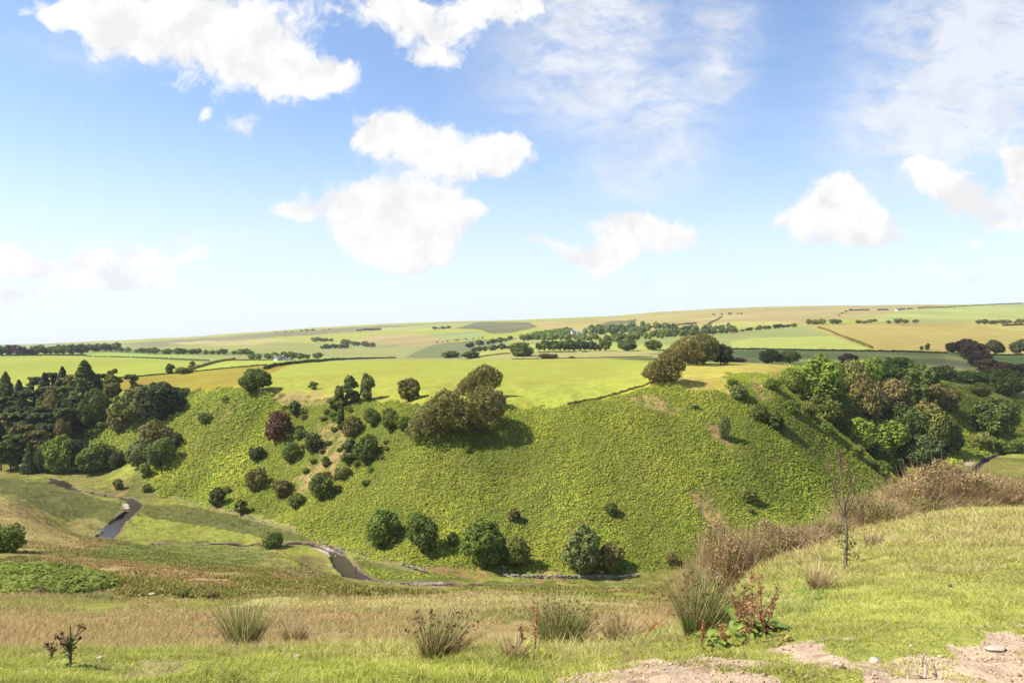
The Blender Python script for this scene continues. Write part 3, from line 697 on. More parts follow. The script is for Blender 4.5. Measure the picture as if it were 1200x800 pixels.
    uu, vv = project(X, Y, Z); c0_ = land_colour(X, Y, Z, rd)[0] * 1.5; c = np.where((r.random(n) + n1 * .9 < .72)[:, None], np.array([[.235, .235, .042]]), np.array([[.40, .28, .10]])) * r.uniform(.7, 1.2, (n, 1))
    c = np.where((Y > 150)[:, None], c0_ * r.uniform(.55, 1.35, (n, 1)), .5 * c + .5 * c0_ * r.uniform(.6, 1.3, (n, 1)))
    V, Q, C = strips(np.c_[X, Y, Z - .04], D, L, .22, np.zeros((n, 3)), 1, c * .8, c * 1.1, .6, r)
    tag(obj('meadow_tussocks', mesh('meadow_tussocks', V, Q, M_GRASS, C)), 'low olive grass tussocks over the valley floor meadow', 'grass', kind='stuff')
grass()

# ------------------------------------------------------------------ trees
BARK = (.085, .070, .055)
def sph(n, r):
    return unit(r.normal(size=(n, 3)))

def crown_from_lobes(lobes, n, size, c, r, dark=.75, flat=1.0, up=.35):
    """lobes (k,4) x y z radius: leaves over the lobe surfaces"""
    L0 = []
    for l in lobes:
        for dd in sph(9, r):
            q = r.uniform(.30, .52); L0.append([l[0] + dd[0] * l[3] * .98, l[1] + dd[1] * l[3] * .98, l[2] + dd[2] * l[3] * .9 * flat, l[3] * q])
    lobes = np.array([list(l[:3]) + [l[3] * .9] for l in lobes] + L0); w = lobes[:, 3] ** 2; k = r.choice(len(lobes), n, p=w / w.sum())
    d = sph(n, r); rad = lobes[k, 3] * (r.uniform(.55, 1.12, n) ** .5)
    P = lobes[k, :3] + d * rad[:, None] * np.array([1, 1, flat])
    keep = np.ones(n, bool)
    for j in range(len(lobes)):
        q = np.linalg.norm((P - lobes[j, :3]) / np.array([1, 1, flat]), axis=1) < lobes[j, 3] * .72
        keep &= ~(q & (k != j))
    P, d = P[keep], d[keep]; kk = k[keep]; m = len(P)
    tint = r.normal(size=len(lobes))[kk] * .13
    Nn = unit(d + r.normal(size=(m, 3)) * .55 + np.array([0, 0, up]))
    cc = np.array(c)[None] * (1 + tint[:, None] + r.normal(size=(m, 1)) * .16).clip(.45, 1.6)
    return leaves(P, Nn, size * r.uniform(.6, 1.35, m), cc, r)

def limbs(lobes, base_r, fork, r, lean=(0, 0), k=6, col=BARK):
    top = np.array([lean[0] * fork, lean[1] * fork, fork])
    parts = [tube([[0, 0, -.06], [lean[0] * fork * .3, 0, fork * .4], top, top + [lean[0] * .1, 0, .18]], [base_r * 1.35, base_r, base_r * .8, base_r * .4], 7, col)]
    L = sorted(lobes, key=lambda l: r.random())[:k]
    for l in L:
        e = np.array(l[:3]); s = top * r.uniform(.75, 1.05); mid = (s + e) / 2 + [0, 0, -.03] + r.normal(size=3) * .02
        parts.append(tube([s, mid, e], [base_r * .55, base_r * .35, base_r * .12], 5, col))
    return join(parts)

def proto_round(seed, n, size, nl=16, w=.5, z0=.14, c=(1, 1, 1), squash=1.0, lean=0.0, lr=(.16, .26), trunk=.028):
    r = np.random.default_rng(seed); lobes = []
    zc = (1 + z0) / 2; hz = (1 - z0) / 2
    while len(lobes) < nl:
        d = sph(1, r)[0]; k = r.uniform(.45, .95) ; rad = r.uniform(*lr)
        p = d * np.array([max(w - rad, .02), max(w - rad, .02), max(hz - rad * .9, .02)]) * k ** .4
        t = (p[2] + hz) / (2 * hz)
        p[0] += lean * (t - .3); wid = 1 - .35 * max(0, .3 - t) / .3
        lobes.append([p[0] * wid, p[1] * wid, zc + p[2], rad * (1.1 - .35 * t)])
    lobes.append([lean * .1, 0, zc, min(w, hz) * .72])
    cr = crown_from_lobes(lobes, n, size, c, r)
    return cr, limbs(lobes[:-1], trunk, max(.22, z0 + .1), r, (lean, 0)), .2

def proto_conifer(seed, n, size, w=.24, z0=.06, rag=.35):
    r = np.random.default_rng(seed)
    t = r.random(n * 1) ** .62; t = 1 - t                     # more low down
    az = r.uniform(0, 2 * np.pi, n); wh = np.floor(t * 16 + az * .16) 
    rr = w * (1 - t) ** .75 * (1 - rag / 2 + rag * (_h(wh, np.floor(az * 1.6), seed)))
    rr = np.maximum(rr, .012)
    f = r.uniform(.25, 1.0, n) ** .5
    P = np.c_[np.cos(az) * rr * f, np.sin(az) * rr * f, z0 + (1 - z0) * t - f * rr * .38]
    Nn = unit(np.c_[np.cos(az) * .7, np.sin(az) * .7, np.full(n, .55)] + r.normal(size=(n, 3)) * .5)
    cc = np.ones((n, 3)) * (1 + r.normal(size=(n, 1)) * .2).clip(.5, 1.6)
    cr = leaves(P, Nn, size * r.uniform(.6, 1.3, n), cc, r, 1.0)
    tr = tube([[0, 0, -.05], [0, 0, .5], [0, 0, .96]], [.02, .012, .003], 7, BARK)
    return cr, tr, .05

def proto_pine(seed, n, size, c=(1, 1, 1)):
    r = np.random.default_rng(seed); lobes = []
    for k in range(13):
        t = r.uniform(.42, 1.0); a = r.uniform(0, 6.28); q = .22 * (1.15 - abs(t - .7) * 1.6) * r.uniform(.2, 1)
        lobes.append([math.cos(a) * q, math.sin(a) * q, t * .93, r.uniform(.06, .115)])
    cr = crown_from_lobes(lobes, n, size, c, r, flat=.6)
    return cr, limbs(lobes, .018, .62, r, k=10, col=(.12, .08, .055)), .3

def proto_beech(seed, n, size, lean=.25):
    """wind-clipped crown: low on the windward (-x) side, highest on the lee side"""
    r = np.random.default_rng(seed); lobes = []
    while len(lobes) < 120:
        x = r.uniform(-.62, .56); y = r.uniform(-.44, .44); e = 1 - (x / .66) ** 2 - (y / .48) ** 2
        if e < 0.02: continue
        top = (.50 + .42 * sstep(-.66, .30, np.float64(x))) * e ** .26 + .04; bot = .03
        rad = r.uniform(.07, .14); z = top - rad if r.random() < .7 else r.uniform(bot + rad, max(bot + rad + .01, top - rad))
        lobes.append([x * .92, y, max(z, rad + .02), rad])
    lobes += [[-.2, 0, .32, .24], [.12, 0, .42, .30], [.3, 0, .42, .22]]
    cr = crown_from_lobes(lobes, n, size, (1, 1, 1), r)
    return cr, limbs(lobes, .035, .2, r, (lean * .4, 0), 12, (.13, .12, .10)), .3

def proto_open(seed, n, size, w=.3):
    """light upright crown with gaps, as rowan or young ash"""
    r = np.random.default_rng(seed); lobes = []
    for k in range(15):
        t = r.uniform(.18, .95); a = r.uniform(0, 6.28); q = w * math.sin(math.pi * min(t * .85 + .12, 1)) * r.uniform(.1, .85)
        lobes.append([math.cos(a) * q, math.sin(a) * q, t * .93, r.uniform(.08, .16)])
    cr = crown_from_lobes(lobes, n, size, (1, 1, 1), r)
    return cr, limbs(lobes, .018, .3, r, k=12), .2

PROTO = {}
def reg(key, p, leafmat=None):
    cr, tr, _ = p
    V = cr[0]; lo = np.percentile(V, 1.0, axis=0); hi = np.percentile(V, 99.0, axis=0)
    sx = 1 / (hi[0] - lo[0]); sy = sx if key.startswith('beech') else 1 / (hi[1] - lo[1]); cx = (hi + lo) / 2 * (.5)
    sz = 1 / hi[2]; k = np.array([sx, sy, sz])
    for a in (cr[0], tr[0]):
        a[:, 0] -= cx[0]; a[:, 1] -= cx[1]; a *= k
    PROTO[key] = (mesh(key + '_crown', cr[0], cr[1], M_LEAF, cr[2]), mesh(key + '_trunk', tr[0], tr[1], M_BARK, tr[2]))
reg('round_a', proto_round(1, 16000, .032, 22, z0=.04)); reg('round_b', proto_round(2, 16000, .032, 30, z0=.0, lr=(.10, .22)))
reg('round_c', proto_round(3, 15000, .034, 16, z0=.0, w=.46)); reg('round_d', proto_round(4, 16000, .032, 28, z0=.02, lean=.18, lr=(.10, .2)))
reg('bush_a', proto_round(5, 8000, .045, 16, z0=-.05, w=.52, lr=(.16, .28))); reg('bush_b', proto_round(6, 8000, .045, 20, z0=-.08, w=.5, lean=.15, lr=(.14, .24)))
reg('conifer_a', proto_conifer(7, 9000, .036)); reg('conifer_b', proto_conifer(8, 9000, .038, .28, .04, .5)); reg('pine_a', proto_pine(9, 6000, .030)); reg('pine_b', proto_pine(10, 6000, .030))
reg('beech_a', proto_beech(11, 34000, .022)); reg('beech_b', proto_beech(12, 34000, .022)); reg('open_a', proto_open(13, 7500, .036)); reg('open_b', proto_open(14, 7500, .038, .36))
reg('far_a', proto_round(15, 1500, .085, 9, z0=.06, w=.52, lr=(.2, .3))); reg('far_b', proto_round(16, 1500, .085, 12, z0=.1, w=.5, lr=(.16, .28))); reg('far_c', proto_round(17, 1200, .09, 9, z0=-.05, w=.55, lr=(.2, .3)))
WID = {k: 1.0 for k in PROTO}
GREEN = dict(dk=(.135, .172, .032), md=(.175, .23, .036), lt=(.225, .285, .036), br=(.22, .185, .05), be=(.20, .172, .045), pu=(.185, .082, .055), pi=(.098, .122, .032), ol=(.205, .215, .042), rd=(.245, .195, .058), gr=(.185, .215, .062), dp=(.12, .078, .045), pw=(.078, .095, .03))
def tree(key, u, v, wpx, hpx, colr, name, label, cat, group=None, ymin=60.0, rz=None, P=None, sink=.0):
    """u,v: foot of the tree in the photograph; wpx,hpx: its size there, turned into metres by its distance"""
    p = hit(u, v, ymin) if P is None else P
    f_ = .88 if (cat == 'bush' and p[1] < 400) else (.94 if p[1] < 300 and not key.startswith('beech') else 1.0)
    h = hpx / F * p[1] * f_; w = wpx / F * p[1] * f_
    rz_ = (rng.uniform(0, 6.28) if not key.startswith('beech') else rng.uniform(-.25, .25)) if rz is None else rz
    z = float(H(np.array([p[0]]), np.array([p[1]]))[0]) - .03 * h - sink * h
    t = empty(name, (p[0], p[1], z), rz_, (w, w, h))
    tag(t, label, cat, group)
    cr, tr = PROTO[key]
    c = obj('crown', cr, t); q = obj('trunk', tr, t)
    k = GREEN[colr]; f = rng.uniform(.9, 1.1)
    c.color = (k[0] * f, k[1] * f * rng.uniform(.96, 1.04), k[2] * f, 1)
    return t

# ---- broadleaf trees and bushes standing singly: prototype, foot u, v, width, height (photograph px), colour, label, nearest distance
B, T_ = 'bush', 'tree'
SOLO = [
 # left valley wood, broadleaved side
 ('round_b',160,494,56,42,'ol','large rounded green broadleaf tree behind the dark bushy one, right of the conifer wood',T_,380),
 ('round_c',190,492,50,44,'pw','big dark brownish broadleaf tree at the right end of the upper left wood',T_,380),
 ('bush_a',141,505,26,26,'br','dark brownish round bush in front of the large rounded tree of the left wood',B,380),
 ('round_a',112,497,26,42,'dk','dark upright oval tree at the right edge of the conifers',T_,380),
 ('open_b',131,478,22,34,'ol','yellowish green tree between the oval dark tree and the large rounded one',T_,380),
 ('bush_b',206,468,22,14,'dk','low dark bush on the slope brow at the right tip of the left wood',B,380),
 ('bush_a',216,463,12,9,'dk','small dark bush on the field edge above the left bracken',B,380),
 ('bush_a',120,503,12,9,'dk','small bush alone on the bracken beside the oval dark tree',B,380),
 ('round_d',70,554,34,44,'lt','bright green broadleaf tree at the foot of the conifer wood beside the stream',T_,340),
 ('round_a',92,552,30,38,'pw','dark broadleaf tree between the two bright ones at the valley foot',T_,340),
 ('round_c',115,553,40,34,'md','rounded green tree at the valley foot, left of the gap in the trees',T_,340),
 ('bush_b',138,548,20,22,'pw','dark bush in the gap between the valley foot trees',B,340),
 ('round_b',186,528,40,36,'br','brown topped broadleaf tree uppermost in the clump on the left bracken',T_,320),
 ('round_d',165,547,36,32,'gr','grey green tree at the lower left of the clump on the left bracken',T_,320),
 ('round_a',188,547,34,34,'dk','dark domed tree at the lower right of the clump on the left bracken',T_,320),
 ('bush_a',205,525,18,20,'pw','dark bush at the right edge of the clump on the left bracken',B,320),
 ('open_b',170,560,15,18,'lt','small bright green sapling below the clump on the left bracken',T_,300),
 ('bush_b',139,572,12,14,'ol','small dull green bush on the flat beside the left stream bend',B,300),
 ('bush_b',172,576,12,12,'ol','small olive bush where the bracken meets the left meadow',B,300),
 # slope, left
 ('bush_a',4,652,46,38,'md','big dark green bush at the left picture edge above the bracken patch',B,130),
 ('bush_b',214,702,16,12,'ol','low green bush beside the rocks on the near slope',B,60),
 ('bush_b',244,704,22,12,'rd','low rusty bush right of the low green one on the near slope',B,60),
 ('bush_a',241,496,19,14,'dk','dark green bush alone on the bright left bracken slope',B,280),
 ('bush_b',264,472,9,9,'md','tiny green bush high on the left bracken slope',B,280),
 ('round_d',298,460,36,28,'md','spreading green tree on the brow at the end of the curved dark hedge',T_,280),
 ('open_b',199,438,11,12,'dk','small thin tree in the left field beside the low round bush',T_,430),
 ('bush_a',216,438,17,8,'dk','low round bush in the left field at the foot of the field bank',B,430),
 ('open_a',225,431,8,8,'dk','tiny tree on the field bank behind the low round bush',T_,430),
 ('bush_a',327,516,28,35,'pu','purple red copper tree on the bracken slope',T_,270),
 ('open_b',346,487,15,17,'gr','thin pale tree above and right of the purple red one',T_,270),
 ('bush_b',352,514,16,13,'dk','small dark bush just right of the purple red tree',B,270),
 ('bush_a',341,540,23,24,'dk','dark green bush below the small bush beside the purple red tree',B,250),
 ('bush_b',368,529,23,24,'pi','very dark bush left of the brown soil patch',B,250),
 ('bush_a',301,539,20,18,'pw','blackish round bush, left and lower of the purple red tree',B,250),
 ('bush_a',300,573,26,28,'br','brownish round bush on the lower left bracken slope',B,250),
 ('bush_b',254,592,20,24,'pi','dark upright bush low on the left slope near the meadow edge',B,250),
 ('open_b',283,602,17,19,'ol','thin olive bush standing at the meadow edge on the left',B,250),
 ('bush_b',266,578,10,9,'ol','tiny olive bush beside the dark upright one low on the left slope',B,250),
 ('bush_b',332,580,26,20,'br','brown green bush with a dark right side, middle of the left slope',B,240),
 ('bush_a',377,583,30,32,'dk','large dark bush low on the slope below the brown soil patch',B,235),
 ('bush_b',347,594,22,18,'ol','low olive bush near the slope foot below the brown green one',B,240),
 ('bush_a',402,560,20,15,'ol','low dark bush right of the brown soil patch',B,230),
 ('bush_a',396,577,12,10,'ol','small olive bush touching the right side of the large dark one',B,235),
 ('bush_b',382,546,10,13,'pi','tiny dark bush in the middle of the brown soil patch',B,240),
 ('bush_b',384,521,8,6,'ol','tiny low bush at the top of the brown soil patch',B,250),
 ('bush_b',358,555,9,8,'ol','tiny bush at the left edge of the brown soil patch',B,250),
 ('open_b',367,456,11,9,'md','tiny thin tree on the pasture brow left of the twin tall trees',T_,300),
 ('open_a',411,472,20,32,'gr','left tree of the pale green twins on the pasture brow',T_,290),
 ('open_b',430,470,17,32,'gr','right tree of the pale green twins on the pasture brow',T_,290),
 ('open_a',398,478,14,26,'ol','thin straggling tree left of the pale green twins',T_,290),
 ('open_b',390,478,18,14,'gr','low straggling bush at the foot of the thin tree left of the twins',B,290),
 ('open_a',400,506,11,30,'dk','slender dark tree below the straggling one',T_,270),
 ('bush_b',413,512,22,26,'br','brown green bushy tree right of the slender dark one',T_,260),
 ('round_a',436,500,20,24,'dk','dark green round tree below the twins on the slope',T_,270),
 ('round_b',457,505,22,28,'ol','olive tree, left one of the pair left of the big beeches',T_,270),
 ('bush_a',473,503,18,18,'md','green bush, right one of the pair left of the big beeches',B,270),
 ('round_b',428,543,29,36,'dk','large dark green tree in the middle of the left slope',T_,240),
 ('open_a',409,543,20,32,'gr','grey green tree touching the left side of the large dark one',T_,240),
 ('bush_b',436,517,9,8,'md','tiny bush right above the large dark green tree',B,260),
 ('round_c',479,470,26,29,'be','round brownish tree alone on the pasture edge left of the big beeches',T_,285),
 ('bush_b',548,530,8,8,'ol','tiny bush on the bracken under the big beeches',B,250),
 # valley floor trees
 ('round_d',447,637,42,48,'md','leftmost of the four riverside trees, bright and layered',T_,215),
 ('round_a',495,647,38,48,'dk','second riverside tree, grey green with a round crown',T_,213),
 ('bush_b',531,638,14,17,'dk','small bush between the second and the third riverside trees',B,213),
 ('round_d',568,662,54,56,'md','third riverside tree, largest and with a visible pale trunk',T_,210),
 ('round_b',607,664,30,38,'ol','narrow olive tree leaning on the largest riverside tree',T_,210),
 ('round_b',679,672,46,60,'gr','rightmost riverside tree, dense and dark below',T_,210),
 ('bush_b',714,668,32,36,'br','brownish bush in the shade right of the rightmost riverside tree',B,212),
 ('open_b',602,610,16,16,'br','thin brownish bush on the bracken above the largest riverside tree',B,212),
 ('bush_b',717,604,17,17,'dk','small dark bush alone in the middle of the great bracken slope',B,212),
 ('bush_a',320,642,25,22,'md','neat round bush on the river bank in the meadow',B,215),
 ('bush_b',787,662,14,17,'br','small dark brownish bush at the slope foot behind the tall rushes',B,205),
 ('bush_a',877,587,21,18,'ol','olive bush on the right half of the bracken slope',B,225),
 ('bush_b',878,600,10,6,'ol','tiny low bush just below the olive one on the right bracken',B,225),
 ('round_a',849,516,14,30,'gr','slim dark upright tree alone on the upper right of the bracken slope',T_,250),
 ('bush_b',815,479,8,5,'dk','tiny dark shrub on the slope below the tall beeches',B,260),
 ('bush_b',866,468,22,19,'gr','grey green bush on the brow between the beeches and the right wood',B,270),
 ('bush_a',889,491,24,20,'ol','olive bush with black shadow on the upper right brow',B,270),
 ('bush_b',858,451,14,8,'md','low bush at the brow just above the grey green one',B,285),
 ('bush_a',905,457,21,15,'md','bright bush at the brow nearest the right wood',B,285),
 ('open_b',909,504,24,24,'dk','dark ragged bush at the edge of the spur left of the right wood',B,275),
 ('bush_b',948,487,20,17,'ol','olive bush on the spur edge, upper one below the green bush',B,270),
 ('bush_a',968,508,16,15,'md','green bush on the spur edge halfway down in front of the right wood',B,270),
 ('bush_b',1003,534,20,15,'ol','low olive bush lower on the spur edge left of the dead sapling top',B,270),
 ('bush_a',1034,556,22,18,'md','bright bush near the foot of the spur edge right of the dead sapling',B,270),
 ('bush_b',928,493,20,16,'md','green bush behind the ragged one at the left edge of the right wood',B,295),
 # right wood
 ('round_b',955,476,58,60,'lt','large pale green tree, highest at the left of the right wood',T_,325),
 ('round_a',930,468,34,34,'lt','bright rounded tree at the left end of the right wood',T_,325),
 ('round_b',972,492,40,46,'dk','dark green tree below the large pale green one',T_,325),
 ('round_c',997,462,38,40,'ol','olive tree at the wood top between the pale green ones',T_,380),
 ('round_a',1018,452,36,34,'lt','yellow green tree on the crest in the middle of the right wood',T_,420),
 ('round_d',1052,455,46,36,'md','mid green tree with a flat top on the crest of the right wood',T_,420),
 ('bush_a',1052,432,28,14,'dk','dark bush on the skyline of the right wood',B,500),
 ('round_b',1020,493,42,50,'rd','tall russet brown tree left of the centre of the right wood',T_,370),
 ('round_c',1046,490,42,46,'rd','second russet brown tree, right beside the tall one',T_,380),
 ('round_a',992,503,38,40,'md','green tree left of the russet pair',T_,350),
 ('round_c',1078,478,40,52,'dk','tall dark tree right of the russet pair',T_,410),
 ('open_b',1092,488,30,44,'rd','thin reddish half bare tree at the right of the wood',T_,400),
 ('bush_b',1108,480,30,28,'br','dull brown bushy tree at the right end of the wood',T_,420),
 ('round_b',962,529,48,38,'ol','olive tree in the front row at the left, on the spur edge',T_,322),
 ('round_a',1000,538,46,46,'lt','bright green tree in the front row of the right wood',T_,326),
 ('round_d',1038,536,48,44,'lt','pale yellow green spreading tree in the front row centre',T_,330),
 ('round_b',1060,517,44,44,'dk','deep green tree between the spreading front tree and the far right ones',T_,350),
 ('round_d',1092,528,44,50,'ol','yellowish olive tall tree, front right of the wood',T_,350),
 ('round_c',1112,530,30,36,'dk','dark tree at the foot of the wood nearest the stream',T_,360),
 ('round_a',980,545,34,32,'dk','dark green tree low on the spur edge behind the dead stalk',T_,322),
 ('round_b',1030,556,40,36,'md','green tree lowest in the front of the right wood',T_,330),
 ('open_b',1052,567,22,26,'gr','grey green small tree at the lowest tip of the right wood',T_,330),
 ('round_c',1080,549,48,40,'pi','very dark tree in the shade at the foot of the right wood',T_,340),
 # beyond the wood, under cloud shadow
 ('round_c',1166,512,48,46,'dk','big dark domed tree alone on the shaded slope at the far right',T_,400),
 ('round_b',1182,464,38,32,'dk','dark green tree on the slope above the big domed one',T_,430),
 ('round_a',1160,450,30,18,'dk','dark low tree left of the one above the big domed tree',T_,480),
 ('bush_b',1147,463,26,14,'ol','low olive bush on the shaded slope right of the wood',B,450),
 ('bush_b',1105,444,28,16,'dk','dark bush at the brow right behind the wood',B,520),
 ('bush_a',1134,448,30,14,'dk','dark low bush along the brow left of the purple row',B,520),
 ('bush_b',1150,522,24,20,'ol','dull bush between the domed tree and the stream',B,390),
 ('bush_a',1178,528,20,16,'md','round green bush on the far right stream bank',B,400),
 ('bush_b',1197,530,22,18,'md','round green bush at the right picture edge by the stream',B,400),
 ('bush_a',1092,566,15,13,'md','small round green bush beyond the brown scrub, the left one of two',B,340),
 ('bush_a',1108,563,22,16,'md','larger round green bush beyond the brown scrub, the right one of two',B,340),
 ('round_c',1116,413,14,12,'pw','small round dark tree at the left end of the purple row',T_,860),
 ('round_a',1166,415,20,17,'pw','dark round tree in the right field, left one of two',T_,860),
 ('round_a',1196,415,22,18,'pw','dark round tree in the right field, at the picture edge',T_,860),
 ('far_c',1080,410,4,5,'pw','very small dark bush in the ochre field, left one of two',B,880),
 ('far_c',1087,410,6,8,'pw','very small dark bush in the ochre field, right one of two',B,880),
 # purple row
 ('round_c',1131,414,26,17,'dp','top tree of the dark purple row coming down the right hillside',T_,840),
 ('round_c',1140,421,26,20,'dp','second tree from the top of the dark purple row',T_,720),
 ('round_a',1149,430,26,20,'dp','third tree from the top of the dark purple row',T_,620),
 ('round_c',1160,438,26,18,'dp','fourth tree from the top of the dark purple row, at its bend',T_,560),
 ('round_a',1180,441,28,17,'dp','fifth tree of the dark purple row, beyond its bend',T_,560),
 ('round_c',1200,443,28,17,'dp','last tree of the dark purple row, at the picture edge',T_,560),
 # dark trees beyond the beeches
 ('round_b',904,426,26,17,'pw','dark tree beyond the brown pasture, left of the right wood',T_,500),
 ('round_a',925,426,24,16,'dk','greener tree next to the dark one beyond the brown pasture',T_,500),
 ('bush_b',863,424,22,5,'dp','low purplish bush right of the beech clump',B,540),
 ('bush_b',995,434,20,12,'dp','small purplish tree showing above the right wood',T_,600),
 # far hollow
 ('round_c',551,420,20,9,'dk','dark round tree in the hollow behind the big pasture, left of two',T_,700),
 ('bush_b',528,419,19,8,'dk','dark low tree beyond the pasture edge at the foot of the dark hillside',T_,700),
 ('bush_a',611,420,26,16,'dk','tall bush sloping down beside the avenue of trees',B,720),
 ('bush_a',642,421.4,21,6,'dp','low dark mound of scrub on the far pasture edge',B,640),
 ('bush_a',670,421.5,7,2.4,'dp','tiny dark scrub mound on the far pasture edge',B,640),
 ('round_c',735,411,21,14,'dk','broad tree alone at the right of the avenue',T_,800),
 ('round_c',765,410,19,12,'dk','broad tree between the avenue and the tall beeches',T_,800),
]
NAMES = {'tree': 'broadleaf_tree', 'bush': 'bush'}
for key, u, v, w_, h_, c_, lab, cat, ym in SOLO:
    grp = 'trees of the right wood' if ('right wood' in lab or 'the wood' in lab) else ('trees of the dark purple row' if 'purple row coming' in lab or 'of the dark purple row' in lab and cat == T_ else ('trees scattered over the far valley side' if cat == T_ else 'bushes scattered over the far valley side'))
    tree(key, u, v, w_, h_, c_, NAMES[cat], lab, cat, grp, ym)

# low scrub between the bushes of the left slope
rb = np.random.default_rng(303); kk = 0
while kk < 34:
    u = rb.uniform(325, 470); v = rb.uniform(478, 590)
    if not inpoly(np.array([u]), np.array([v]), [(330,478),(470,480),(480,505),(440,560),(400,590),(330,585),(300,560),(350,510)])[0]: continue
    kk += 1; tree('bush_b' if kk % 2 else 'bush_a', u, v, rb.uniform(6, 12), rb.uniform(4, 8), rb.choice(['ol', 'md', 'br', 'ol']), 'bush', 'small low scrub bush among the larger ones on the left part of the slope', 'bush', 'low scrub on the left part of the slope', 235)

# beeches on the brow
BEECH = [
 ('beech_a',514,514,66,56,'be','left beech of the big clump, its brown green crown reaching the ground',262),
 ('beech_b',556,508,66,55,'be','right front beech of the big clump, dense and shading the slope',268),
 ('beech_a',562,464,50,36,'be','hindmost beech of the big clump, showing above the other two',292),
 ('bush_a',584,478,18,20,'dk','small dark tree tucked behind the right end of the big beech clump',288),
 ('beech_b',778,448,46,38,'be','front windswept beech with bare pale trunk at the pasture corner',290),
 ('beech_a',800,428,50,34,'br','second windswept beech of the row, golden brown on its left side',370),
 ('beech_b',815,427,46,36,'ol','third and tallest windswept beech of the row',400),
 ('beech_a',824,425.5,36,34,'br','brown beech at the right of the tall beech row',430),
 ('round_b',845,426,26,24,'pw','dark rounded tree closing the beech row at its right end',430),
 ('round_c',846,414,19,18,'pw','dark tree top rising behind the right end of the beech row',470),
]
for key, u, v, w_, h_, c_, lab, ym in BEECH:
    P_ = hit(u, v, ym) if v > 426 else None
    if P_ is None:
        P_ = np.array([(u - U0) / F * (ym + 20), ym + 20, 0.0])
    tree(key, u, v, w_, h_, c_, 'beech_tree' if key.startswith('beech') else 'broadleaf_tree', lab, 'tree', 'trees on the pasture brow', P=P_)

# conifer wood on the left valley side
CON = []
rc = np.random.default_rng(21)
tops = [(6,437,40),(22,446,36),(38,441,36),(52,438,40),(62,436,34),(73,431,42),(86,438,36),(99,424,58),(112,440,30),(118,437,36)]
for i, (u, vt, h_) in enumerate(tops):
    p = hit(u, vt + h_, 380)
    CON.append((u, vt + h_, h_, 'conifer_a' if i in (3, 5, 7) else rc.choice(['conifer_b', 'pine_a', 'conifer_a'])))
for vb, n, uA, uB in ((492, 8, -6, 96), (505, 8, -4, 104), (517, 8, -8, 84), (528, 7, 0, 76), (540, 7, -6, 66), (551, 7, -2, 56)):
    for k in range(n):
        CON.append((uA + (uB - uA) * (k + rc.uniform(.1, .9)) / n, vb + rc.uniform(-3, 3), rc.uniform(34, 46), rc.choice(['conifer_b', 'pine_a', 'pine_b', 'round_b', 'round_d', 'conifer_b'])))
for k, (u, v, h_, key) in enumerate(CON):
    lead = (k == 7)
    wd = h_ * (.72 if lead else (.6 if key.startswith('con') else (.62 if key.startswith('pine') else .55))) * rc.uniform(.9, 1.15)
    if vh := (v > 556): v = 555
    tree(key, u, v, wd, h_, rc.choice(['pi', 'pw', 'dk', 'br', 'dk']), 'conifer_tree',
         'tallest pointed dark conifer, standing out on top of the left wood' if lead else 'dark tree crowded among others in the conifer wood at the left of the valley', 'tree', 'conifers of the left wood', 345)
tree('pine_b', 131, 474, 20, 42, 'ol', 'conifer_tree', 'sparse open pine with light showing through, right end of the conifers', 'tree', 'conifers of the left wood', 380)
tree('pine_a', 155, 470, 18, 32, 'dk', 'conifer_tree', 'lone pine top rising behind the large rounded tree', 'tree', 'conifers of the left wood', 430)

# ---- far trees in rows
def row(pts, n, h_, wf, colr, label, group, ym, jit=.25, key=('far_a', 'far_b'), seed=1, cat='tree', name='far_tree'):
    r = np.random.default_rng(seed); pts = np.array(pts, float)
    s = np.r_[0, np.cumsum(np.hypot(*np.diff(pts, axis=0).T))]
    for k in range(n):
        q = (k + .5 + r.uniform(-jit, jit)) / n * s[-1]
        u = np.interp(q, s, pts[:, 0]); v = np.interp(q, s, pts[:, 1]); hh = h_ * .9 * r.uniform(.6, 1.15)
        tree(r.choice(key), u, v, hh * wf * r.uniform(.85, 1.2), hh, r.choice(colr), name, label, cat, group, ym)
row([(629,411),(712,411)], 14, 14, .95, ['dk','pw'], 'tree standing in the straight avenue with bare trunks on the far pasture', 'trees of the avenue', 800, .12, seed=2)
row([(140,412),(200,416),(250,419),(300,420)], 20, 8, 1.25, ['dk','md','dk'], 'tree in the long row behind the left fields', 'trees of the long row behind the left fields', 1150, .3, seed=3)
row([(288,423),(320,424),(360,423),(375,421)], 9, 9.5, 1.2, ['dk','md'], 'tree in the clump around the white farmhouse', 'trees round the white farmhouse', 930, seed=4)
row([(-6,417),(60,415),(100,415)], 14, 12, 1.1, ['dk','pw','dp'], 'dark tree on the skyline beside the farm at the left edge', 'trees on the left skyline', 1180, .4, seed=5)
row([(48,415),(138,411)], 14, 10, 1.2, ['dk','pw'], 'dark tree in the skyline wood right of the left farm', 'trees of the left skyline wood', 1250, .4, seed=6)
row([(400,404),(440,407)], 7, 7, 1.3, ['dk','pi'], 'tree in the dark copse on the hill above the white farmhouse, its front row', 'trees of the front copse', 1300, .3, seed=7)
row([(368,401),(392,400)], 4, 6, 1.6, ['dk','pi'], 'tree in the upper left copse on the hill above the farmhouse', 'trees of the upper copse', 1500, .3, seed=8)
row([(374,409),(408,408)], 6, 6, 1.4, ['dk','pi'], 'tree in the small copse left of the dark front copse', 'trees of the small copse', 1200, .3, seed=9)
row([(415,388),(447,387)], 6, 3.2, 1.9, ['pi','pw'], 'tiny tree high on the moor left of the dark combe', 'tiny trees high on the moor', 2200, .3, seed=10)
row([(508,386),(528,385)], 5, 3.4, 1.8, ['pi','pw'], 'tiny tree on the moor in front of the dark heather', 'tiny trees before the heather', 2200, .3, seed=12)
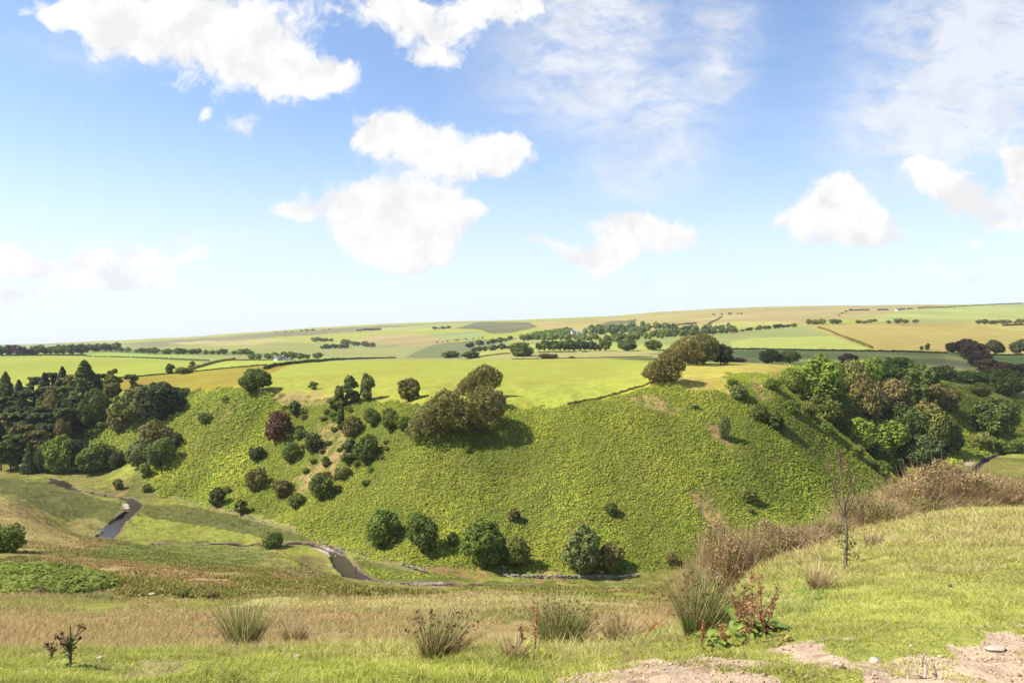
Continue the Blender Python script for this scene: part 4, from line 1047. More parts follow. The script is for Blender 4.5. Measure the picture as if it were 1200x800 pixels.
row([(545,409),(560,405),(585,402),(600,398)], 9, 6.5, 1.3, ['dk','pw'], 'tree in the dark line climbing left to right behind the pasture', 'trees of the climbing line', 850, .35, seed=13)
row([(552,413),(575,411),(604,408)], 8, 7.5, 1.3, ['dk','pw'], 'tree in the lower dark line above the far tan field', 'trees of the lower dark line', 760, .3, seed=14)
row([(508,402),(550,398),(570,396)], 9, 1.8, 1.5, ['pw'], 'tiny tree dotting the edge of the dark hillside', 'dots along the dark hillside edge', 1400, .35, seed=15)
row([(800,394),(870,389),(868,390)], 12, 6.5, 1.4, ['dk','pw','br'], 'tree along the top of the green fields, left part of the line', 'trees along the top of the green fields', 1250, .3, seed=16)
row([(872,388),(932,383)], 11, 5.5, 1.5, ['dk','pw','br'], 'tree along the top of the green fields, right part of the line', 'trees right along the top of the green fields', 1300, .3, seed=17)
row([(946,380),(965,380)], 4, 7, 1.4, ['dk','br'], 'tree in the broad arched clump at the corner of the fields', 'trees of the arched clump', 1450, .2, seed=18)
row([(973,379.5),(984,379.5)], 2, 6, 1.6, ['dk'], 'round tree of the pair right of the arched clump', 'pair right of the arched clump', 1450, .1, seed=19)
row([(1004,379),(1017,379),(1028,376)], 4, 5.5, 1.8, ['dk','br'], 'round tree between the ochre field and the pink moor', 'trees at the top of the ochre field', 1450, .15, seed=20)
row([(1037,379),(1049,379),(1066,379),(1078,378)], 4, 6, 1.5, ['dk','br','gr'], 'round tree on the boundary of the ochre and bright green fields', 'trees between ochre and green fields', 1500, .15, seed=22)
row([(1143,380),(1185,380),(1199,379)], 8, 6.5, 1.4, ['dk','br'], 'tree in the clump at the right end of the ochre field boundary', 'clump at the right of the ochre field', 1500, .25, seed=23)
row([(833,369),(842,369),(868,368),(875,368)], 5, 2.4, 2.0, ['pw','br'], 'tiny thorn tree on the pink moor', 'thorn trees on the pink moor', 2300, .3, seed=24)
row([(982,371),(989,366),(1000,364)], 4, 3, 1.6, ['dk','br'], 'tiny tree near the white house on the high moor', 'trees near the high white house', 2300, .3, seed=25)
row([(320,390),(390,386)], 8, 2, 2.2, ['pw','br'], 'tiny shrub on the skyline moor at the left', 'shrubs on the left skyline moor', 2400, .3, seed=26)

# ---- far woods that read as one mass
def wood(poly, n, h_, label, seed, ym, cols=('dk', 'pi', 'md')):
    r = np.random.default_rng(seed); pa = np.array(poly); parts = []; tr = []
    k = 0
    while k < n:
        u = r.uniform(pa[:, 0].min(), pa[:, 0].max()); v = r.uniform(pa[:, 1].min(), pa[:, 1].max())
        if not inpoly(np.array([u]), np.array([v]), poly)[0]: continue
        p = hit(u, v, ym); k += 1
        h = h_ / F * p[1] * r.uniform(.7, 1.25); w = h * r.uniform(.35, .55)
        d = sph(90, r); P = p + [0, 0, h * .52] + d * np.array([w, w, h * .5]) * r.uniform(.75, 1.05, (90, 1))
        c = np.array(GREEN[r.choice(cols)]) * r.uniform(.8, 1.25)
        parts.append(leaves(P, unit(d + r.normal(size=d.shape) * .4 + [0, 0, .3]), h * .2, np.tile(c, (90, 1)), r))
        tr.append(tube([p - [0, 0, .3], p + [0, 0, h * .5]], [h * .03, h * .02], 4, BARK))
    V, Q, C = join(parts + tr)
    tag(obj('woodland', mesh('woodland', V, Q, M_LEAF, C)), label, 'woodland', kind='stuff')
wood([(608,398),(625,394),(665,390),(672,395),(700,397),(715,396),(712,399),(650,399),(612,400)], 110, 6, 'dark wood in front of the large white house', 31, 1050)
wood([(700,400),(740,394),(800,387),(860,384),(862,388),(800,394),(760,398),(720,401)], 130, 6, 'long dark wood running right from the white house behind the beeches', 32, 1050)
wood([(688,387),(720,384),(770,383),(800,385),(760,390),(700,393),(684,392)], 110, 6, 'upper dark wood on the hill behind the large white house', 33, 1300)
wood([(640,392),(668,387),(670,391),(650,395)], 26, 5, 'small wood left of the large white house', 34, 1200)

# ------------------------------------------------------------------ hedges
def hedge(pts, h_m, label, ym, seed=0, colr='dk', wid=None, name='hedge', gap=0.0):
    r = np.random.default_rng(seed + 500); P0 = [hit(u, v, ym) for u, v in pts]; parts = []
    wid = wid or h_m * .5; bx = P0[0].copy()
    for a, b in zip(P0[:-1], P0[1:]):
        L = np.linalg.norm((b - a)[:2]); n = int(max(20, min(2200, L / h_m * 34)))
        t = r.random(n); base = a + (b - a) * t[:, None]
        if gap: 
            k = fbm(base[:, 0] / (h_m * 5), base[:, 1] / (h_m * 5), seed, 2) > -.5 + gap
            base = base[k]
        base[:, 2] = H1(base[:, 0], base[:, 1]); n = len(base)
        hh = h_m * (1 + .5 * fbm(base[:, 0] / (h_m * 2.5), base[:, 1] / (h_m * 2.5), seed, 2))
        an = r.uniform(0, np.pi, n); rr = r.uniform(.75, 1.05, n); dr = (b - a)[:2] / (L + 1e-6); nr = np.array([-dr[1], dr[0]])
        off = np.cos(an) * wid * rr
        P = base + np.c_[nr[0] * off, nr[1] * off, np.sin(an) ** .6 * hh * rr]
        Nn = unit(np.c_[nr[0] * np.cos(an), nr[1] * np.cos(an), np.sin(an)] + r.normal(size=(n, 3)) * .45)
        c = np.array(GREEN[colr]) * (1 + .2 * r.normal(size=(n, 1))).clip(.5, 1.6)
        parts.append(leaves(P - bx, Nn, h_m * .42 * r.uniform(.6, 1.3, n), c, r))
    V, Q, C = join(parts)
    tag(obj(name, mesh(name, V, Q, M_LEAF, C), loc=tuple(bx)), label, 'hedge', 'field hedges')
hedge([(310,433),(318,430),(340,427),(360,425),(385,422.5),(405,421.4),(425,420.5)], 2.0, 'dark hedge curving along the left edge of the big bright pasture', 350, 1, 'pw')
hedge([(425,420.8),(440,420),(464,419.6)], 1.6, 'short dark hedge continuing along the far edge of the big pasture', 480, 2, 'pw')
hedge([(206,438),(225,433),(245,427),(262,423),(275,421)], 1.8, 'hedge bank running up between the two left fields', 430, 3, 'br')
hedge([(100,417.5),(150,419),(200,421),(245,423)], 1.5, 'low gappy hedge crossing behind the bright left field', 800, 4, 'dk', gap=.35)
hedge([(262,422.5),(300,422),(330,422.5)], 1.5, 'low hedge behind the bright strip field', 800, 5, 'br', gap=.2)
hedge([(140,443.5),(205,437.5),(245,434),(290,430),(312,428)], .9, 'thin dark field edge along the top of the ochre field', 430, 6, 'dp')
hedge([(850,409.5),(900,409.8),(960,411),(1025,412),(1110,414)], 1.7, 'long straight dark hedge across the shaded fields at the right', 820, 7, 'pw')
hedge([(1130,415.5),(1200,416.5)], 1.3, 'hedge between the two lone round trees at the far right', 800, 8, 'pw')
hedge([(959,384),(975,389),(995,398),(1022,411)], 2.4, 'hedge slanting down between the green field and the ochre field', 900, 9, 'br')
hedge([(1075,361.5),(1120,359.5),(1200,355.8)], 5.0, 'hedge along the skyline above the bright green field', 2500, 10, 'dk', gap=.2)
hedge([(1000,364),(1040,363.5),(1070,362)], 5.0, 'gappy hedge along the left top of the bright green field', 2300, 11, 'br', gap=.4)
hedge([(1175,386),(1200,381)], 3.0, 'short dark hedge in the fields at the right edge', 1600, 12, 'pw')
hedge([(600,421),(700,419.5),(765,418)], .7, 'thin dark line of hedge on the crest of the big pasture', 600, 13, 'dp')
hedge([(0,417),(60,416.5),(100,417)], 2.0, 'hedge closing the bright left field below the farm', 1000, 14, 'pw')
hedge([(830,380),(838,376),(846,371)], 3.0, 'thin hedge climbing the pink moor', 1700, 15, 'br')
hedge([(665,475),(680,472),(700,468.5),(725,462),(745,455),(768,447)], .75, 'brown earth bank along the pasture corner below the front beech', 270, 16, 'rd', name='earth_bank')
hedge([(560,418.6),(600,414),(690,412.5)], 1.0, 'faint hedge between the tan and the green far pastures', 700, 17, 'ol', gap=.2)
hedge([(690,391),(760,384),(820,379)], 3.5, 'dark hedge line along the foot of the moor behind the woods', 1600, 18, 'dk', gap=.2)

# ------------------------------------------------------------------ brown scrub on the near brow
def scrub_proto(seed, olive):
    r = np.random.default_rng(seed)
    n = 2600; a = r.uniform(0, 6.28, n); el = r.uniform(.5, 1.5, n)
    D = np.c_[np.cos(a) * np.cos(el), np.sin(a) * np.cos(el), np.sin(el)]
    P = np.c_[r.normal(size=(n, 2)) * .16, r.uniform(-.05, .35, n)]
    tw = strips(P, D, r.uniform(.35, .72, n), .011, r.normal(size=(n, 3)) * .08, 2, np.tile([.40, .30, .18], (n, 1)), np.tile([.44, .30, .15], (n, 1)) * r.uniform(.6, 1.2, (n, 1)), .8, r)
    lob = [[r.normal() * .22, r.normal() * .2, r.uniform(.3, .78), r.uniform(.12, .24)] for _ in range(14)]
    cr = crown_from_lobes(lob, 8000, .020, (.26, .20, .07) if olive else (.36, .245, .12), r)
    c2 = cr[2]; k = np.repeat(r.random(len(c2) // 4) < (.4 if olive else .15), 4); c2[k] = c2[k] * np.array([.7, 1.15, .6])
    return mesh('scrub_foliage', cr[0], cr[1], M_LEAF, c2), mesh('scrub_twigs', tw[0], tw[1], M_LEAF, tw[2])
SCR = [scrub_proto(41, False), scrub_proto(42, True), scrub_proto(43, False)]
for k, (u, Yd, vt, wp, kind, lab) in enumerate([
    (812,21,655,36,1,'brown olive scrub bush behind the tall rushes, leftmost of the scrub'),
    (850,24,614,58,0,'tall rusty brown scrub bush rising behind the red dock stalks'),
    (880,25,622,56,1,'olive brown scrub bush right of the tall rusty one'),
    (912,26,612,56,0,'russet scrub bush left of the dead stalk'),
    (945,28,614,50,2,'brown scrub bush just left of the dead stalk'),
    (975,30,606,50,1,'low brown scrub bush behind the dead stalk'),
    (1015,33,578,58,1,'rounded dark brown scrub bush right of the dead stalk'),
    (1045,36,584,44,2,'small tan scrub bush right of the rounded dark one'),
    (1068,39,560,58,0,'tan scrub bush with fine upright twigs, left of the tallest'),
    (1098,40,543,64,0,'tallest tan scrub bush on the right brow'),
    (1130,40,546,58,2,'tall tan scrub bush right of the tallest'),
    (1152,39,560,44,1,'olive scrub bush in the middle of the right brow'),
    (1174,40,556,50,2,'reddish brown scrub bush on the right brow'),
    (1198,40,562,50,1,'brown scrub bush at the right picture edge'),
    (1085,38,578,50,1,'low dark scrub bush in front of the tallest tan ones'),
    (1142,38,580,44,1,'low scrub bush at the grass edge under the olive one')]):
    x = (u - U0) / F * Yd; z = float(H1(np.array([x]), np.array([float(Yd)]))[0])
    zt = -(vt - V0) / F * Yd; h = (zt - z) * 1.06; w = wp / F * Yd * 1.25
    t = empty('scrub_bush', (x, Yd, z - .05), rng.uniform(0, 6.28), (w, w, h)); tag(t, lab, 'bush', 'brown scrub along the near brow')
    obj('foliage', SCR[kind][0], t); obj('twigs', SCR[kind][1], t)

# ------------------------------------------------------------------ rushes
def rush(u, v, wpx, hpx, label, seed, n=800, dryf=.45, lean=.12, name='rush_clump'):
    r = np.random.default_rng(seed); p = hit(u, v, 3.0); s = p[1] / F; h = hpx * s; w = wpx * s
    t = empty(name, tuple(p - [0, 0, .03])); tag(t, label, 'rushes', 'rush clumps along the edge of the near bank')
    def stems(n, Lr, dry, sprd):
        a = r.uniform(0, 6.28, n); q = np.abs(r.normal(size=n)) * .5
        base = np.c_[np.cos(a), np.sin(a)] * (r.random(n) ** .5)[:, None] * w * .2
        tilt = (sprd * (base / (w * .2)) * r.uniform(.3, 1, (n, 1)) + r.normal(size=(n, 2)) * .13 + [lean * (1.6 if dry else 1), 0])
        D = unit(np.c_[tilt, np.ones(n)]); L = h * r.uniform(*Lr, n)
        bend = np.c_[D[:, :2] * r.uniform(.0, .45, (n, 1)) + r.normal(size=(n, 2)) * .05, -.07 * np.ones(n)] * L[:, None]
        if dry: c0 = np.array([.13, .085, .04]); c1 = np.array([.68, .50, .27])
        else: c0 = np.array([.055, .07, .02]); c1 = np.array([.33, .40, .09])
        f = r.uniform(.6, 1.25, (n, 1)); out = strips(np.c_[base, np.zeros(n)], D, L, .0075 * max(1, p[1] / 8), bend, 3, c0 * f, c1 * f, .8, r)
        tip = np.c_[base, np.zeros(n)] + D * L[:, None] * .9 + bend * .81
        return out, tip
    g, tip = stems(int(n * (1 - dryf)), (.35, 1.0), False, .55); d, tip2 = stems(int(n * dryf), (.3, 1.05), True, .75)
    dst = d
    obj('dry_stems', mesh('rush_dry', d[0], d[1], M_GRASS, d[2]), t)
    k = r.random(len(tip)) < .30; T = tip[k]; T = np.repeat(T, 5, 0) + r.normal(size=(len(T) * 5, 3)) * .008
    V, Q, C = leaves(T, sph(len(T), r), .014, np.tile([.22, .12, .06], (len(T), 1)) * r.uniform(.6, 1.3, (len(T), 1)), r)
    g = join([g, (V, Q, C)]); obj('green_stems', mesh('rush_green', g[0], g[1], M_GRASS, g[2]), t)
    return t
rush(285,762,56,76,'rush clump on the left, sparse and upright, green with dark base',51, 520, .3, .02)
rush(512,771,72,72,'rush clump left of centre, pinkish dry stems leaning right',52, 800, .6, .16)
rush(655,758,92,76,'wide rush clump right of centre with dark green heart and long arching stems',53, 1100, .4, .10)
rush(822,744,88,86,'biggest rush clump with bleached stalks fanning to the right',54, 1000, .30, .22)
rush(728,752,60,44,'low tuft of pale dry rushes between the two big clumps',55, 420, .9, .10)
rush(600,770,40,34,'low dry tuft just left of the wide rush clump',56, 260, .95, .05)
rush(345,752,50,36,'low straw coloured tuft right of the left rush clump',57, 260, .95, .1)
rush(958,690,36,44,'straw tuft on the bank left of the dead stalk',58, 240, .95, .1)
rush(1022,640,36,26,'reddish straw tuft on the bank right of the dead stalk',59, 220, .95, .1)

# ------------------------------------------------------------------ docks and other broad-leaved plants
def blade_leaf(L, W, az, el, droop, col, r, base=(0, 0, 0)):
    n = 7; t = np.linspace(0, 1, n); d = np.array([math.cos(az) * math.cos(el), math.sin(az) * math.cos(el), math.sin(el)])
    s = np.array([-math.sin(az), math.cos(az), 0.0]); mid = np.array(base) + d * (L * t)[:, None] + np.array([0, 0, -1]) * (droop * L * t ** 2)[:, None]
    w = W * .5 * np.sin(np.pi * np.clip(t * .86 + .1, 0, 1)) ** .8; w[-1] *= .15; wav = r.normal(size=n) * .06 * W
    V = np.concatenate([mid - s * w[:, None] + [0, 0, 1] * (w * .35 + wav)[:, None], mid, mid + s * w[:, None] + [0, 0, 1] * (w * .35 - wav)[:, None]])
    Q = [[i, n + i, n + i + 1, i + 1] for i in range(n - 1)] + [[n + i, 2 * n + i, 2 * n + i + 1, n + i + 1] for i in range(n - 1)]
    C = np.tile(np.array(col), (3 * n, 1)); C[n:2*n] *= 1.35
    return V, np.array(Q), C
def dock(u, v, size, nl, ns, label, seed, leafc=((.13,.21,.04),(.27,.31,.06)), stalk_h=.55, stalkc=(.30,.13,.07), lean=0.0, big=0):
    r = np.random.default_rng(seed); p = hit(u, v, 3.0); t = empty('dock_plant', tuple(p)); tag(t, label, 'dock plant', 'broad-leaved plants on the near bank')
    for k in range(nl):
        c = np.array(leafc[0]) * (1 - (q := r.random())) + np.array(leafc[1]) * q
        if r.random() < .12: c = np.array([.34, .20, .09])
        L = size * r.uniform(.55, 1.0) * (1.5 if k < big else 1)
        a = (r.uniform(-.5, .3) if k < big else r.uniform(0, 6.28))
        b = blade_leaf(L, L * r.uniform(.36, .5), a, r.uniform(.1, 1.1) if k >= big else .25, r.uniform(.3, .8), c * r.uniform(.8, 1.15), r, tuple(np.r_[r.normal(size=2) * size * .32, r.uniform(0, size * .4)]))
        obj('leaf', mesh('dock_leaf', b[0], b[1], M_GRASS, b[2], smooth=True), t)
    for k in range(ns):
        h = stalk_h * r.uniform(.6, 1.05); a = np.array([*(r.normal(size=2) * size * .45), 0.0]); tip = a + [r.normal() * .08 + lean, r.normal() * .06, h]
        tt = tube([a, (a + tip) / 2 + r.normal(size=3) * .01, tip], [.006, .004, .002], 5, stalkc)
        m = 90; q = r.uniform(.30, 1.0, m); P = a + (tip - a) * q[:, None] + r.normal(size=(m, 3)) * np.array([.012, .012, .01])
        c = np.array(stalkc) * r.uniform(.6, 1.5, (m, 1)) + [[.05, .03, .01]]
        tt = join([tt, leaves(P, sph(m, r), .012, c, r)]); obj('seed_stalk', mesh('dock_stalk', tt[0], tt[1], M_GRASS, tt[2]), t)
dock(893,742,.19,34,7,'dock with red seed stalks and broad dark leaves right of the biggest rushes',61, stalk_h=.42, big=3)
dock(868,748,.17,20,3,'dock with reddish stalks between the biggest rushes and the large red dock',62, stalk_h=.45)
dock(838,758,.15,16,2,'leafy green dock at the foot of the biggest rushes',63, stalk_h=.25, stalkc=(.38,.17,.08))
dock(620,768,.13,12,2,'yellowish dock at the left foot of the wide rush clump',64, leafc=((.27,.31,.04),(.40,.40,.06)), stalk_h=.28, stalkc=(.36,.17,.08))
dock(770,745,.12,6,1,'small bright dock at the left foot of the biggest rushes',65, leafc=((.20,.28,.04),(.33,.37,.06)), stalk_h=.2, stalkc=(.36,.17,.08))
dock(915,752,.10,8,0,'low patch of dock leaves beside the start of the earth path',66, leafc=((.20,.26,.04),(.34,.20,.09)))

def thistle(u, v, hpx, label, seed):
    r = np.random.default_rng(seed); p = hit(u, v, 3.0); h = hpx * p[1] / F; t = empty('thistle', tuple(p)); tag(t, label, 'thistle')
    st = [tube([[0, 0, 0], [.01, 0, h * .5], [0, 0, h]], [.008, .006, .003], 6, (.10, .09, .05))]; heads = []
    for k in range(9):
        z = h * r.uniform(.35, .8); a = r.uniform(0, 6.28) if k > 2 else 3.0 + r.normal() * .3; L = h * r.uniform(.25, .5); e = np.array([math.cos(a) * L * .8, math.sin(a) * L * .5, z + L * .65])
        st.append(tube([[0, 0, z], (np.array([0, 0, z]) + e) / 2 + [0, 0, -.01], e], [.005, .004, .002], 5, (.16, .09, .06)))
        q = 16; heads.append(leaves(e + r.normal(size=(q, 3)) * .007, sph(q, r), .010, np.tile([.20, .10, .06], (q, 1)) * r.uniform(.6, 1.5, (q, 1)), r))
    s_ = join(st + heads); obj('stem', mesh('thistle_stem', s_[0], s_[1], M_BARK, s_[2]), t)
    lv = join([blade_leaf(h * r.uniform(.14, .28), h * .07, r.uniform(0, 6.28), r.uniform(-.1, .8), .3, np.array([.085, .125, .04]) * r.uniform(.7, 1.4), r, (0, 0, h * r.uniform(.03, .75))) for _ in range(46)])
    obj('leaves', mesh('thistle_leaves', lv[0], lv[1], M_GRASS, lv[2]), t)
thistle(82,781,48,'dark spiny thistle with brown heads alone on the left turf',71)
thistle(60,773,20,'low dark thistle left of the tall one on the turf',72)

def dead_stalk(u, v, hpx, label, seed):
    r = np.random.default_rng(seed); p = hit(u, v, 3.0); h = hpx * p[1] / F; t = empty('dead_sapling', tuple(p)); tag(t, label, 'dead sapling')
    c = (.19, .135, .10); parts = [tube([[0, 0, -.05], [.01 * h, 0, h * .3], [-.01 * h, 0, h * .55], [-.045 * h, 0, h * .8], [-.055 * h, 0, h]], [.026, .021, .015, .009, .003], 8, c)]; tips = []
    main = [((0, .42), (-.17, .93), .012), ((-.01, .5), (.06, .86), .012), ((.0, .38), (-.10, .70), .008), ((0, .45), (.10, .74), .008), ((-.03, .7), (-.02, .90), .006),
            ((0, .14), (.17, .08), .006), ((0, .2), (-.07, .27), .005), ((.0, .16), (.08, .22), .005), ((0, .3), (-.09, .36), .005)]
    for (x0, z0), (x1, z1), rd in main:
        a = np.array([x0 * h, 0, z0 * h]); e = np.array([x1 * h, r.normal() * .05 * h, z1 * h]); m = (a + e) / 2 + [0.02 * h * np.sign(x1), 0, -.02 * h]
        parts.append(tube([a, m, e], [rd, rd * .7, rd * .25], 6, c)); tips.append((a, m, e))
        for _ in range(5):
            q = r.uniform(.4, 1); b = a * (1 - q) + e * q; parts.append(tube([b, b + [r.normal() * .03 * h, r.normal() * .03 * h, r.uniform(.02, .08) * h]], [.004, .0015], 4, c))
    s_ = join(parts); obj('stem', mesh('dead_stem', s_[0], s_[1], M_BARK, s_[2]), t)
    P = []
    for a, m, e in tips:
        n = 26 if e[2] > .6 * h else 10; q = r.uniform(.35, 1.03, n)[:, None]; P.append(a * (1 - q) + e * q + r.normal(size=(n, 3)) * .014 * h)
    q = r.uniform(.5, 1.0, 70)[:, None]; P.append(np.array([-.01, 0, .5]) * h * (1 - q) + np.array([-.055, 0, 1.0]) * h * q + r.normal(size=(70, 3)) * .007 * h)
    q = r.uniform(0.02, .35, 90)[:, None]; P.append(np.array([0, 0, 1]) * h * q + r.normal(size=(90, 3)) * .02 * h)
    P = np.concatenate(P); n = len(P); c = np.where((P[:, 2] < .4 * h)[:, None], np.array([[.22, .21, .07]]), np.array([[.27, .17, .11]])) * r.uniform(.5, 1.3, (n, 1))
    lv = leaves(P, sph(n, r), .03, c, r); obj('dry_leaves', mesh('dead_leaves', lv[0], lv[1], M_GRASS, lv[2]), t)
dead_stalk(991,668,142,'tall thin dead sapling with brown tips standing on the right bank',73)

# ------------------------------------------------------------------ stones
def rock_mesh(seed, col, flat=.6):
    r = np.random.default_rng(seed)
    import bmesh
    bm = bmesh.new(); bmesh.ops.create_icosphere(bm, subdivisions=3, radius=.5)
    V = np.array([v.co[:] for v in bm.verts]); T = np.array([[v.index for v in f.verts] for f in bm.faces]); bm.free()
    for _ in range(9):
        n = sph(1, r)[0]; d = r.uniform(.28, .42); q = V @ n - d; V = V - np.where(q > 0, q, 0)[:, None] * n
    V += (fbm(V[:, 0] * 5 + seed, V[:, 1] * 5 + V[:, 2] * 7, seed, 3) * .07)[:, None] * V; V[:, 2] *= flat
    return mesh('rock', V, None, M_STONE, np.tile(np.array(col), (len(V), 1)), T=T)
ROCKS = [rock_mesh(k, c, f) for k, (c, f) in enumerate([((.45,.36,.28), .45), ((.40,.30,.23), .6), ((.43,.34,.26), .5), ((.33,.24,.18), .7)])]
DARK = rock_mesh(9, (.10,.07,.05), .7); WHITE = rock_mesh(10, (.62,.58,.52), .7)
def stone(u, v, wpx, me, label, group=None, ymin=3.0, name='stone', cat='stone', r=rng):
    p = hit(u, v, ymin); w = wpx / F * p[1]; z = float(H(np.array([p[0]]), np.array([p[1]]))[0])
    o = obj(name, me, loc=(p[0], p[1], z + w * .10), rot=(r.uniform(-.15, .15), r.uniform(-.15, .15), r.uniform(0, 6.28))); o.scale = (w, w * r.uniform(.6, .9), w * r.uniform(.7, 1)); tag(o, label, cat, group)
stone(1027,776,20,ROCKS[2],'largest flat pale stone in the earth path','stones on the earth path')
stone(983,778,11,ROCKS[0],'angular stone at the left of the earth path, beside a dark clod','stones on the earth path')
stone(975,770,8,ROCKS[2],'small pale stone above the angular one at the left of the path','stones on the earth path')
stone(1068,757,8,ROCKS[2],'small pale stone at the upper edge of the path in the middle','stones on the earth path')
stone(1090,774,9,ROCKS[1],'brownish stone in the middle of the path right of the flat pale one','stones on the earth path')
stone(1140,772,9,ROCKS[2],'pale stone on the right part of the path','stones on the earth path')
stone(1165,762,24,ROCKS[0],'broad pale slab half buried at the right end of the path','stones on the earth path')
stone(1113,687,7,DARK,'dark clod on the smooth turf of the right bank', name='clod', cat='clod')
stone(1094,603,6,DARK,'dark clod on the crest of the right bank below the scrub', name='clod', cat='clod')
stone(1180,599,6,DARK,'dark clod on the crest near the right picture edge', name='clod', cat='clod')
stone(1097,715,4,DARK,'small dark clod below the one on the right turf', name='clod', cat='clod')
stone(987,783,8,DARK,'dark clod at the left end of the path touching a stone', name='clod', cat='clod')
stone(840,769,7,DARK,'dark clod in the grass just above the path, below the docks', name='clod', cat='clod')
stone(348,770,12,ROCKS[1],'flat pinkish stone in the left turf below the straw tuft')
stone(570,789,12,ROCKS[1],'flat brown stone in the turf below the pinkish rush clump')
stone(118,771,10,ROCKS[2],'pale stone in the turf right of the thistle')
rs = np.random.default_rng(77)
for u_, v_, w_, l_ in ((178,697,12,'pale grey rock among the rusty grass on the near slope, the larger one'),(190,699,8,'brown rock right of the pale grey one on the near slope'),(166,698,8,'small pale rock left of the grey one on the near slope')): stone(u_, v_, w_, ROCKS[0] if w_ > 9 else ROCKS[3], l_, 'rocks on the near slope', 55)
k = 0
while k < 45:
    u = rs.uniform(690, 1200); v = rs.uniform(757, 799)
    if inpoly(np.array([u]), np.array([v]), PATH)[0] and not inpoly(np.array([u]), np.array([v]), [(820,830),(850,786),(930,778),(1010,786),(1020,830)])[0]:
        stone(u, v, rs.uniform(2, 5), ROCKS[rs.integers(4)], 'small loose stone lying on the bare earth path', 'small loose stones on the earth path', r=rs); k += 1
# gravel
X = rs.uniform(-1, 6, 26000); Y = rs.uniform(3.2, 8.5, 26000); Z = H1(X, Y); u, v = project(X, Y, Z)
kp = inpoly(u + fbm(X / .5, Y / .5, 71, 4) * 90, v + fbm(X / .5, Y / .5, 72, 4) * 30, PATH) & (fbm(X / .7, Y / .7, 73, 3) < .33) & (fbm(X / .4, Y / .4, 78, 2) > -.2)
X, Y, Z = X[kp][:4200], Y[kp][:4200], Z[kp][:4200]; n = len(X)
oc = np.array([[1,0,0],[0,1,0],[-1,0,0],[0,-1,0],[0,0,.7],[0,0,-.7]]); tf = np.array([[0,1,4],[1,2,4],[2,3,4],[3,0,4],[1,0,5],[2,1,5],[3,2,5],[0,3,5]])
sz = np.exp(rs.normal(size=n) * .5) * .0052
a = rs.uniform(0, 6.28, n); ca, sa = np.cos(a), np.sin(a); O = oc[None] * rs.uniform(.6, 1.3, (n, 6, 1)) * sz[:, None, None]
Vg = np.stack([O[..., 0] * ca[:, None] - O[..., 1] * sa[:, None], O[..., 0] * sa[:, None] + O[..., 1] * ca[:, None], O[..., 2]], -1) + np.stack([X, Y, Z + sz * .3], -1)[:, None]
Cg = np.repeat(np.array([[.45, .32, .21]]) * rs.uniform(.45, 1.4, (n, 1)), 6, 0)
tag(obj('gravel', mesh('gravel', Vg.reshape(-1, 3), None, M_STONE, Cg, T=(tf[None] + (np.arange(n) * 6)[:, None, None]).reshape(-1, 3))), 'loose grit and gravel on the bare earth path', 'gravel', kind='stuff')
# river stones
stone(393,645,8,WHITE,'white boulder in the water at the outer bend of the river', ymin=180, name='boulder', cat='boulder')
for q in range(26):
    u = rs.choice([rs.uniform(380, 405), rs.uniform(405, 440), rs.uniform(440, 560), rs.uniform(560, 760)]); v = np.interp(u, [380, 400, 410, 432, 465, 520, 580, 700, 760], [639, 652, 668, 682, 684.5, 683.5, 685, 689, 691]) + rs.normal() * 1.0
    stone(u, v, rs.uniform(2, 5.5), ROCKS[rs.integers(4)], 'stone lying along the edge of the river', 'stones along the river edge', 185, r=rs)

def dry_wall(pts, h_m, label, seed, ymin=195, dens=2.6):
    r = np.random.default_rng(seed); P0 = [hit(u, v, ymin) for u, v in pts]; o0 = P0[0]; parts = []
    for a, b in zip(P0[:-1], P0[1:]):
        L = np.linalg.norm(b - a); n = int(L * dens * 2.5)
        for _ in range(n):
            q = r.random(); p = a * (1 - q) + b * q; lay = r.integers(0, 3)
            z = float(H1(np.array([p[0]]), np.array([p[1]]))[0]) + h_m * (lay / 3) * (1 + .3 * vn(np.array([p[0] / 3]), np.array([0.0]), seed)[0])
            s = r.uniform(.25, .6); V, Q, C = box(-s, s, -.25, .25, -.02, h_m / 3 * 1.1, np.array([.27, .25, .18]) * r.uniform(.6, 1.25))
            V = V * (1 + r.normal(size=V.shape) * .12); an = math.atan2(b[1] - a[1], b[0] - a[0]) + r.normal() * .2
            V = np.c_[V[:, 0] * math.cos(an) - V[:, 1] * math.sin(an), V[:, 0] * math.sin(an) + V[:, 1] * math.cos(an), V[:, 2]] + [p[0], p[1] + r.normal() * .08, z] - o0
            parts.append((V, Q, C))
    V, Q, C = join(parts); tag(obj('stone_wall', mesh('stone_wall', V, Q, M_STONE, C), loc=tuple(o0)), label, 'wall', 'old dry stone walls in the valley')
dry_wall([(586,674),(604,676),(650,677.5),(700,677),(748,676)], .75, 'long grey dry stone wall at the slope foot below the rightmost riverside tree', 81)
dry_wall([(470,661),(490,667),(505,672)], .5, 'short tumbled wall below the second riverside tree', 82, dens=1.0)
dry_wall([(356,626),(385,636),(420,646),(455,655)], .35, 'low ruined stone line above the river bend', 83, dens=.2)
dry_wall([(205,583),(240,592),(285,603),(322,614)], .35, 'low ruined stone line along the left slope foot', 84, dens=.25)

